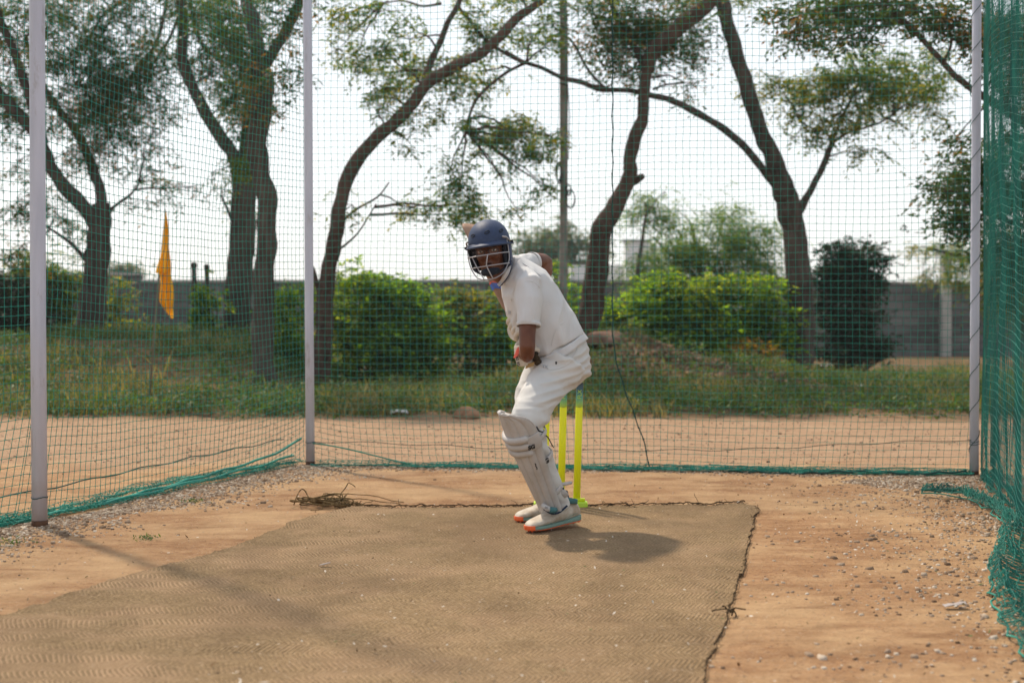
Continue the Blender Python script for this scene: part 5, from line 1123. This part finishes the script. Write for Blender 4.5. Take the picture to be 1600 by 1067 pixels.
# seams of the shirt
for nm, pts in (("sleeve_seam", [(799, 470), (802, 455), (810, 444), (822, 439), (835, 441), (843, 450)]), ("side_seam", [(862, 540), (864, 528), (869, 514), (880, 503), (899, 493)]), ("shoulder_seam", [(802, 404), (815, 411), (830, 420), (845, 432)])):
    q = MB(); q.tube(sm_([cast(bvS, a, b, .0014)[0] for a, b in crom(pts, 5)]), .0018, 5); q.build(nm, cloth_m, shirt)
# ---- trousers
def tr_disp(co, n):
    d = co.x*.50+co.z*.86; w = co.z*.94-co.x*.30
    k = noise.noise(co*3.1)*2.2
    seat = ss(.55, .68, co.z)*ss(.93, .86, co.z); r = math.sin(w*78+k*1.6+3*noise.noise(Vector((co.x*3, co.y*5, co.z*2))))
    amp = .0058*seat*ss(.02, .22, co.x+.1*noise.noise(co*6)); r = 1-abs(r)*1.3
    knee = ss(.62, .52, co.z)*ss(.30, .40, co.z)
    return amp*r+.008*noise.noise(Vector((co.x*7, co.y*7, co.z*14+co.x*12)))+.006*knee*math.sin(co.z*75+co.x*30+4*noise.noise(co*6))
tr = MB()
tr.loft([(P(866, 538, 7.09), .140, .160), (P(872, 550, 7.09), .146, .168), (P(878, 562, 7.09), .142, .172), (P(882, 576, 7.09), .132, .175), (P(872, 588, 7.09), .098, .155)], n=32, side=Vector((.1, 1, 0)))
tr.loft([(P(880, 564, 6.99), .120, .10), (P(870, 583, 6.97), .116, .102), (P(852, 603, 6.92), .102, .098), (P(838, 627, 6.84), .098, .090), (P(826, 652, 6.78), .090, .086), (P(821, 668, 6.76), .084, .084), (P(826, 688, 6.79), .082, .082), (P(836, 708, 6.83), .072, .075), (P(851, 740, 6.88), .065, .068), (P(866, 770, 6.93), .057, .06), (P(876, 792, 6.965), .050, .054)], n=28, side=Vector((.4, .8, -.3)))
tr.loft([(P(880, 566, 7.19), .116, .10), (P(866, 582, 7.18), .108, .10), (P(842, 594, 7.16), .100, .095), (P(829, 614, 7.13), .078, .084), (P(826, 645, 7.13), .070, .078), (P(830, 680, 7.18), .064, .070), (P(838, 715, 7.24), .058, .062), (P(853, 755, 7.30), .056, .060), (P(860, 785, 7.33), .050, .052)], n=28, side=Vector((.4, .8, -.3)))
trousers = organic(tr, "trousers", trouser_m, person, voxel=.0065, smooth=6, disp=tr_disp)
# waistband under the hem, pocket welt and side seam
q = MB(); bvT = bvh_of(trousers); pk = crom([(845, 571), (857, 577), (870, 577), (884, 571), (893, 562), (902, 545)], 6); q.tube([cast(bvT, a, b, .001)[0] for a, b in pk], .0022, 5); q.build("pocket_seam", trouser_m, trousers)

# ---- shoes
shoe_m = mat("dusty_white_leather", (.56, .50, .42), .6, .3, 16, (.36, .26, .18), .2, 60, contrast=(.42, .70)); sole_g = mat("sage_green_sole", (.17, .27, .23), .55); sole_o = mat("orange_outsole", (.78, .13, .035), .5); teal_m = mat("teal_lining", (.06, .16, .17), .8)
def shoe(heel, toe, label=None, lift=0, nm="shoe"):
    heel, toe = Vector(heel), Vector(toe); L = (toe-heel).length; fx = (toe-heel).normalized(); fy = Vector((0, 0, 1)).cross(fx).normalized(); fz = fx.cross(fy)
    p = lambda x, y, z: heel+fx*(x*L)+fy*y+fz*z
    prof = [(0, .022, .078), (.03, .033, .098), (.10, .038, .108), (.20, .040, .110), (.30, .040, .107), (.40, .042, .097), (.50, .046, .084), (.60, .050, .073), (.72, .053, .064), (.83, .050, .057), (.92, .041, .050), (.975, .028, .041), (1.0, .013, .030)]
    up = MB(); n = 24; b = 0
    for x, w, h in prof:
        for k in range(n):
            t = 2*math.pi*k/n; c, s_ = math.cos(t), math.sin(t); yy = w*math.copysign(abs(c)**.75, c)*(1-.40*max(0, s_)*ss(.75, .1, x)); zz = .018+(h-.018)*(.5+.5*s_) if s_ > -.99 else .018
            up.v.append(p(x, yy, zz))
    for i in range(len(prof)-1):
        for k in range(n): up.face((i*n+k, i*n+(k+1) % n, (i+1)*n+(k+1) % n, (i+1)*n+k))
    up.face(range(n)[::-1]); up.face([(len(prof)-1)*n+k for k in range(n)])
    o = up.build(nm, shoe_m, person); m = o.modifiers.new("s", 'SUBSURF'); m.levels = 1; m.render_levels = 1; apply_mods(o)
    if label: o["label"] = label
    def slab(name, z0, z1, grow, mt, x0=0, x1=1, toe_up=0):
        q = MB(); xs_ = [x0+(x1-x0)*i/20 for i in range(21)]; rows_ = []
        def wd(x):
            for (a, wa, _), (c, wc, _) in zip(prof, prof[1:]):
                if a <= x <= c: return wa+(wc-wa)*(x-a)/(c-a)
            return .02
        for x in xs_:
            w = wd(x)+grow; tu = toe_up*ss(.80, 1.0, x); hi = z1+.012*ss(.35, .0, x)*(name == "midsole"); rows_.append([p(x+grow*(x-.5), -w, z0+tu*.6), p(x+grow*(x-.5), w, z0+tu*.6), p(x+grow*(x-.5), w*.98, hi+tu), p(x+grow*(x-.5), -w*.98, hi+tu)])
        for r_ in rows_: q.v += r_
        for i in range(20):
            for k in range(4): q.face((i*4+k, i*4+(k+1) % 4, (i+1)*4+(k+1) % 4, (i+1)*4+k))
        q.face((3, 2, 1, 0)); q.face((80, 81, 82, 83)); oo = q.build(name, mt, o); m = oo.modifiers.new("b", 'BEVEL'); m.width = .003; m.segments = 2; apply_mods(oo); return oo
    slab("midsole", .009, .024, .0035, sole_g); slab("outsole", .004, .012, .0015, sole_o, toe_up=.006)
    slab("toe_bumper", .010, .030, .0045, sole_o, .945, 1.0)
    q = MB()
    for i in range(9):
        for s in (-1, 1): x = .06+.11*i; q.loft([(p(x, s*.026*(1 if i < 8 else .5), .006), .006), (p(x, s*.026*(1 if i < 8 else .5), -.001), .0045)], n=8)
    st_ = q.build("studs", sole_o, o); st_["kind"] = "stuff"
    q = MB(); q.loft([(p(.17, 0, .096), .050, .036), (p(.16, 0, .117), .050, .037), (p(.155, 0, .123), .042, .030)], n=24, side=fy); q.build("ankle_lining", teal_m, o)
    for i in range(5):
        x = .34+.055*i; z = .106-.0105*i; q = MB(); q.tube([p(x, -.024, z-.008), p(x+.008, -.010, z+.0045), p(x+.012, .010, z+.0045), p(x+.004, .024, z-.008)], .0022, 5); q.build("lace", sole_o, o)
    q = MB(); q.tube([p(.0+.1*k, .0465 if k > 1 else .037, .034+.016*math.sin(k*.9)) for k in range(1, 8)], .0012, 4); q.build("side_seam", sole_g, o)
    return o, p
zf = lambda v: H(v.x, v.y)+.020
h1 = gp(903, 822); h1 = Vector((P(903, 0, 7.03).x, 7.03, 0)); h1.z = zf(h1)+.026; t1 = Vector((P(824, 0, 6.80).x, 6.80, 0)); t1.z = zf(t1)
shoe(h1, t1); 
h2 = Vector((P(878, 0, 7.30).x, 7.30, 0)); h2.z = zf(h2); t2 = Vector((P(807, 0, 7.16).x, 7.14, 0)); t2.z = zf(t2)
shoe(h2, t2)
sock_m = mat("navy_sock", (.015, .03, .06), .9)
q = MB(); q.loft([(P(872, 772, 6.97), .050, .05), (P(878, 790, 6.98), .044, .044), (P(882, 803, 6.99), .040, .040)], n=20); q.build("sock", sock_m, person)

# ---- pads
pad_m = mat("white_pad_leather", (.50, .48, .47), .55, .3, 9, (.40, .365, .33), .10, 60); pad_s = mat("pad_strap", (.48, .45, .43), .7)
def pad(knee, ankle, fr, top_ext, label, Rk=.086, Ra=.056, vis=True, bot=.0):
    knee, ankle = Vector(knee), Vector(ankle); ax = (ankle-knee).normalized(); Ls = (ankle-knee).length; fr = Vector(fr); fr = (fr-ax*fr.dot(ax)).normalized(); sd_ = ax.cross(fr).normalized()
    if sd_.x < 0: sd_ = -sd_                     # sd_ points to the outside (viewer's right)
    def surf(u, v, off=0):
        # u across (-1..1), v: 0 top of flap .. 1 instep
        s = -top_ext+(Ls+top_ext+bot)*v; kk = min(1, max(0, s/Ls)); R = Rk+(Ra-Rk)*kk
        half = math.radians(86-12*kk); flap = max(0, -s)/top_ext; half *= math.sqrt(max(.012, 1-flap**2.4)); th = u*half
        if s > Ls*.9: R *= 1+.10*(s-Ls*.9)/(Ls*.1)
        r = R+off; bend = -.008*flap**2
        return knee+ax*s+fr*(r*math.cos(th)-R*.10+bend)+sd_*(r*math.sin(th))
    def body(u, v):
        s = -top_ext+(Ls+top_ext+bot)*v; uu = u*2-1
        # eight vertical cane ridges, deeper below the knee
        rd = abs(math.sin((uu+1)*math.pi*3.5)); off = .008+.0120*rd**.5*(1 if s > .07 else .45)
        if s < -.004: off = .008+.005*rd**.6
        if abs(uu) > .96: off *= .6
        return surf(uu, v, off)
    q = MB(); q.grid(body, 70, 60); o = q.build("leg_pad", pad_m, person); solid(o, .012, .002)
    o["label"] = label
    for s0 in (.012, .050, .088):                 # three padded knee rolls
        q = MB(); pts = []; v0 = (s0+top_ext)/(Ls+top_ext+bot)
        for i in range(25):
            u = -1.0+1.66*i/24; pts.append(surf(u, v0+.006*math.sin(i*.2), .024))
        rr_ = [.010]+[.0185]*23+[.012]; q.loft([(p_, r_*.82, r_*1.0) for p_, r_ in zip(pts, rr_)], n=12, side=ax); q.build("knee_roll", pad_m, o)
    # wing beyond the rolls
    def wing(u, v): return surf(.60+.42*u, (.0+top_ext)/(Ls+top_ext+bot)+.13*v, .025-.004*u+.004*math.sin(v*3.14))
    q = MB(); q.grid(wing, 10, 10); w_ = q.build("knee_wing", pad_m, o); solid(w_, .008, .002)
    q = MB(); q.tube([surf(-1, .02+i/40*.97, .012) for i in range(41)], .0050, 6); q.build("piping", pad_m, o)
    q = MB(); q.tube([surf(1, .02+i/40*.97, .012) for i in range(41)], .0050, 6); q.build("piping", pad_m, o)
    q = MB(); q.tube([surf(-1+2*i/30, .010, .015) for i in range(31)], .0060, 6); q.build("piping", pad_m, o)
    return o, surf, ax, sd_, fr, Ls
kn, an = P(819, 668, 6.76), P(867, 790, 6.94)
fr1 = Vector((-.80, -.60, 0))
pd, sf, ax, sd_, fr, Ls = pad(kn, an, fr1, .130, None, vis=True, bot=.012) if False else pad(kn, an, fr1, .130, "left leg pad, facing the camera, with three knee rolls", bot=-.004)
pad(P(830, 665, 7.13), P(867, 790, 7.31), Vector((-.80, -.60, 0)), .035, "right leg pad, hidden behind the left one", Rk=.068, Ra=.052)
def on_pad(u, s, off): 
    v = (s+.130)/(Ls+.130-.004); c = sf(u, v, off); r_ = (sf(u+.03, v, off)-sf(u-.03, v, off)).normalized(); dn = (sf(u, v+.01, off)-sf(u, v-.01, off)).normalized(); return c, r_, dn
c, r_, dn = on_pad(.66, .050, .040); place_text("SG", .030, c, r_, -dn+r_*.15, ink, pd, sx=.95, shear=.25, name="logo", bold=.05)
c, r_, dn = on_pad(.93, .165, .021); place_text("SG", .034, c, r_, -dn, ink, pd, sx=1.0, shear=.2, name="logo", bold=.05)
c, r_, dn = on_pad(.60, .160, .026); place_text("CLUB", .013, c, dn, r_, ink, pd, name="lettering") if False else place_text("SAVAGE", .011, c, dn, r_, ink, pd, name="lettering") if False else None
q = MB(); 
for k in range(6): c, r_, dn = on_pad(.60+.008*math.sin(k*2.1), .150+.0062*k, .0262); q.box(c, (.0045, .003, .0052), Matrix((r_, r_.cross(dn), dn)).transposed())
m_ = q.build("lettering", ink, pd, False)
# straps round the calf
def strap(name, s0, R, dR, mt, par, a0=80, a1=285, tail=None, wdt=.013, tilt=0):
    q = MB(); c = kn+ax*s0; pts = []
    for i in range(19):
        th = math.radians(a0+(a1-a0)*i/18); pts.append(c+fr*((R)*math.cos(th))+sd_*((R)*math.sin(th))+ax*tilt*i/18)
    q.loft([(p_, .003, wdt) for p_ in pts], n=8, side=ax); return q.build(name, mt, par)
strap("strap", .045, .094, 0, pad_s, pd); strap("strap", .17, .084, 0, pad_s, pd); strap("strap", .36, .066, 0, pad_s, pd)
q = MB(); q.tube([Vector(p) for p in crom([tuple(P(850, 679, 6.74)), tuple(P(856, 683, 6.76)), tuple(P(862, 694, 6.80)), tuple(P(865, 699, 6.82))], 5)], [.0035]*6+[.003]*6+[.0025]*4, 6); q.build("strap_end", blackp, pd)
q = MB(); q.loft([(P(838, 667, 6.70), .005, .010), (P(842, 673, 6.695), .004, .010), (P(848, 675, 6.70), .003, .007)], n=8); q.build("buckle", blackp, pd)
q = MB(); q.loft([(P(872, 757, 6.90), .008, .011), (P(882, 756, 6.92), .009, .012), (P(892, 754, 6.95), .008, .011)], n=12); q.build("strap_end", pad_s, pd)
q = MB(); q.loft([(P(873, 768, 6.88), .010, .004), (P(880, 769, 6.885), .017, .005), (P(886, 775, 6.90), .012, .004)], n=10); q.build("buckle_tab", pad_m, pd)
q = MB(); q.ball(P(873, 764, 6.875), (.005, .004, .007), 8); q.build("buckle", blackp, pd)
q = MB(); q.ball(P(880, 763, 6.875), (.005, .004, .006), 8); q.build("buckle", blackp, pd)
q = MB(); q.loft([(P(847, 788, 6.83), .012, .012), (P(855, 794, 6.82), .013, .012), (P(861, 796, 6.82), .013, .012)], n=14); q.build("toe_strap", pad_m, pd)
q = MB(); q.loft([(P(859, 796, 6.815), .0140, .014), (P(866, 797, 6.82), .0150, .015), (P(869, 796, 6.83), .011, .011)], n=14); q.build("toe_strap", teal_m, pd)
c = P(853.5, 793, 6.806); place_text("SG", .013, c, (1, 0, -.3), (.3, 0, 1), ink, pd, name="logo")
q = MB(); q.tube([Vector(p) for p in crom([tuple(P(850, 795, 6.83)), tuple(P(862, 802, 6.84)), tuple(P(874, 800, 6.86)), tuple(P(886, 790, 6.90))], 5)], .005, 6); q.build("ankle_strap", sock_m, pd)

# ---- gloves
glove_m = mat("white_glove_leather", (.62, .57, .50), .6, .35, 12, (.52, .46, .38), .1, 90); red_m = mat("coral_stripe", (.70, .12, .08), .6); tan_m = mat("tan_palm", (.38, .24, .10), .8)
for (fing, pal, th, e1, e2), lab, wr, el in ((hL, "left batting glove with a coral stripe and black marks on the cuff", wrL, P(824, 552, 6.80)), (hRt, "right batting glove, only its fingers showing past the shirt", wrR, elR)):
    gm = MB(); sg = []
    for f in fing:
        pts = f; k_ = 1.0 if wr is wrL else 1.0; gm.tube(pts, [k_*(.0112+.0042*abs(math.sin(t*.82))) for t in range(12)]+[.010], 10)
    gm.tube(th, [.017, .017, .0155, .014, .010], 10)
    gm.loft([(p_+e1*.003, .026*k, .043*k if i else .038) for i, (p_, k) in enumerate(pal)], n=16, side=ba)
    out = (el-wr).normalized(); gm.loft([(wr-out*.02, .036, .042), (wr+out*.025, .042, .048), (wr+out*.060, .045, .052)], n=20, side=ba)
    gl_ = organic(gm, "batting_glove", glove_m, person, voxel=.0026, smooth=1); gl_["label"] = lab
    if wr is wrL:
        # cuff piece that hangs below the elbow, with stripe and marks
        q = MB()
        def cuff(u, v): return P(805+24*u+3*v, 541+30*v+3*math.sin(u*3), 6.90+.02*math.sin(u*3)-.03*math.sin(u*3.14)*math.sin(v*3.14)+.02*u)
        def cuffp(u, v): a = (804.5+2.5*v*v*2.2)+(26-2*v)*u; b = 541+(30+2*math.sin(u*3.1))*v-3*u; return P(a, b, 6.93-.045*math.sin(u*3.14)**.7+.01*v)
        q.grid(cuffp, 16, 16); o = q.build("cuff", glove_m, gl_); solid(o, .012, .003)
        q = MB(); q.grid(lambda u, v: P(804.2+.6*v*8-6.5*v+(4.5*math.sin(v*2.6)+1.5)*u+4.5*(1-v), 541.5+18*v, 6.905-.012*u-.004), 5, 12); o = q.build("stripe", red_m, gl_); solid(o, .004)
        place_text("SG SG", .0175, P(809.0, 564.5, 6.884), (.20, -.1, -.9), (1, 0, .25), ink, gl_, name="logo", bold=.05)
        q = MB()
        def pm_(u, v): return P(823+12*u-2*v, 569-4*u+7*v, 6.90-.01*math.sin(u*3))
        q.grid(pm_, 8, 6); o = q.build("cuff_lining", tan_m, gl_); solid(o, .008, .002)
        q = MB(); q.tube([P(835, 551, 6.88), P(839, 550, 6.885), P(841, 553, 6.88)], .004, 5); q.build("wrist_strap", blackp, gl_)

# ---- small marks on the kit
faint = mat("grey_embroidery", (.30, .34, .40), .7)
c, n_ = cast(bvT, 852, 574, .004); place_text("TK", .026, c, n_.cross(Vector((.1, 0, 1)))*-1, (.1, -.2, 1), faint, trousers, name="logo")
q = MB(); q.box(cast(bvT, 869, 567, .001)[0], (.008, .004, .013)); q.build("tag", ink, trousers, False)
c, n_ = cast(bvS, 797, 488, .004); place_text("TK", .022, c, n_.cross(Vector((.1, 0, 1)))*-1, (.1, 0, 1), faint, shirt, name="logo")

# ------------------------------------------------------------------ bat
Lb = (T-K).length; wdir = Vector((.72, .69, .0)); wdir = (wdir-ba*wdir.dot(ba)).normalized(); tdir = ba.cross(wdir).normalized()
willow = mat("willow", (.24, .14, .09), .6, .3, 4, (.36, .23, .16), .06, 60); grip_m = mat("brown_grip", (.035, .022, .012), .8, .2, 90, (.07, .045, .02), .3, 200)
bat = empty("cricket_bat", K); tag(bat, "wooden cricket bat held by the batter, its blade rising behind the helmet", "cricket bat")
q = MB(); q.loft([(K, .012), (K+ba*.008, .019), (K+ba*.02, .0175), (K+ba*.05, .0165), (K+ba*.30, .0165)], n=18); q.build("handle", grip_m, bat)
q = MB(); secs = []; n = 24
for i in range(22):
    t = i/21; s = .27+(Lb-.27)*t; w = .054*min(1, ss(-.05, .14, t)*1.0)*(1-.10*ss(.95, 1, t)); w = max(.017, w); sw = .014+.013*math.sin(min(1, t*1.15)*math.pi)**.8; c = K+ba*s
    for k in range(n):
        a = 2*math.pi*k/n; cx_, sx_ = math.cos(a), math.sin(a); y = (sw*1.25*max(0, sx_)**.8*(1-.6*abs(cx_)) if sx_ > 0 else -.011*abs(sx_)**.3)
        q.v.append(c+wdir*(w*math.copysign(abs(cx_)**.7, cx_))+tdir*y)
    if i:
        b = (i-1)*n
        for k in range(n): q.face((b+k, b+(k+1) % n, b+n+(k+1) % n, b+n+k))
q.face(list(range(n))[::-1]); q.face([21*n+k for k in range(n)]); q.build("blade", willow, bat)
q = MB(); blue = mat("blue_sticker", (.06, .14, .50), .4)
c = K+ba*(Lb*.52); 
for k_, (mt_, s0, s1) in enumerate(((blue, .515, .555), (red_m, .558, .568))):
    q = MB()
    for sgn in (1, -1): pass
    q.grid(lambda u, v: K+ba*(Lb*(s0+(s1-s0)*v))+wdir*(-.056+.0*u)+tdir*(-.010+.018*u), 3, 4); q.grid(lambda u, v: K+ba*(Lb*(s0+(s1-s0)*v))+wdir*(-.056+.09*u)-tdir*.0128, 6, 4); q.build("sticker", mt_, bat, False)

bpy.data.scenes.remove(TMP)
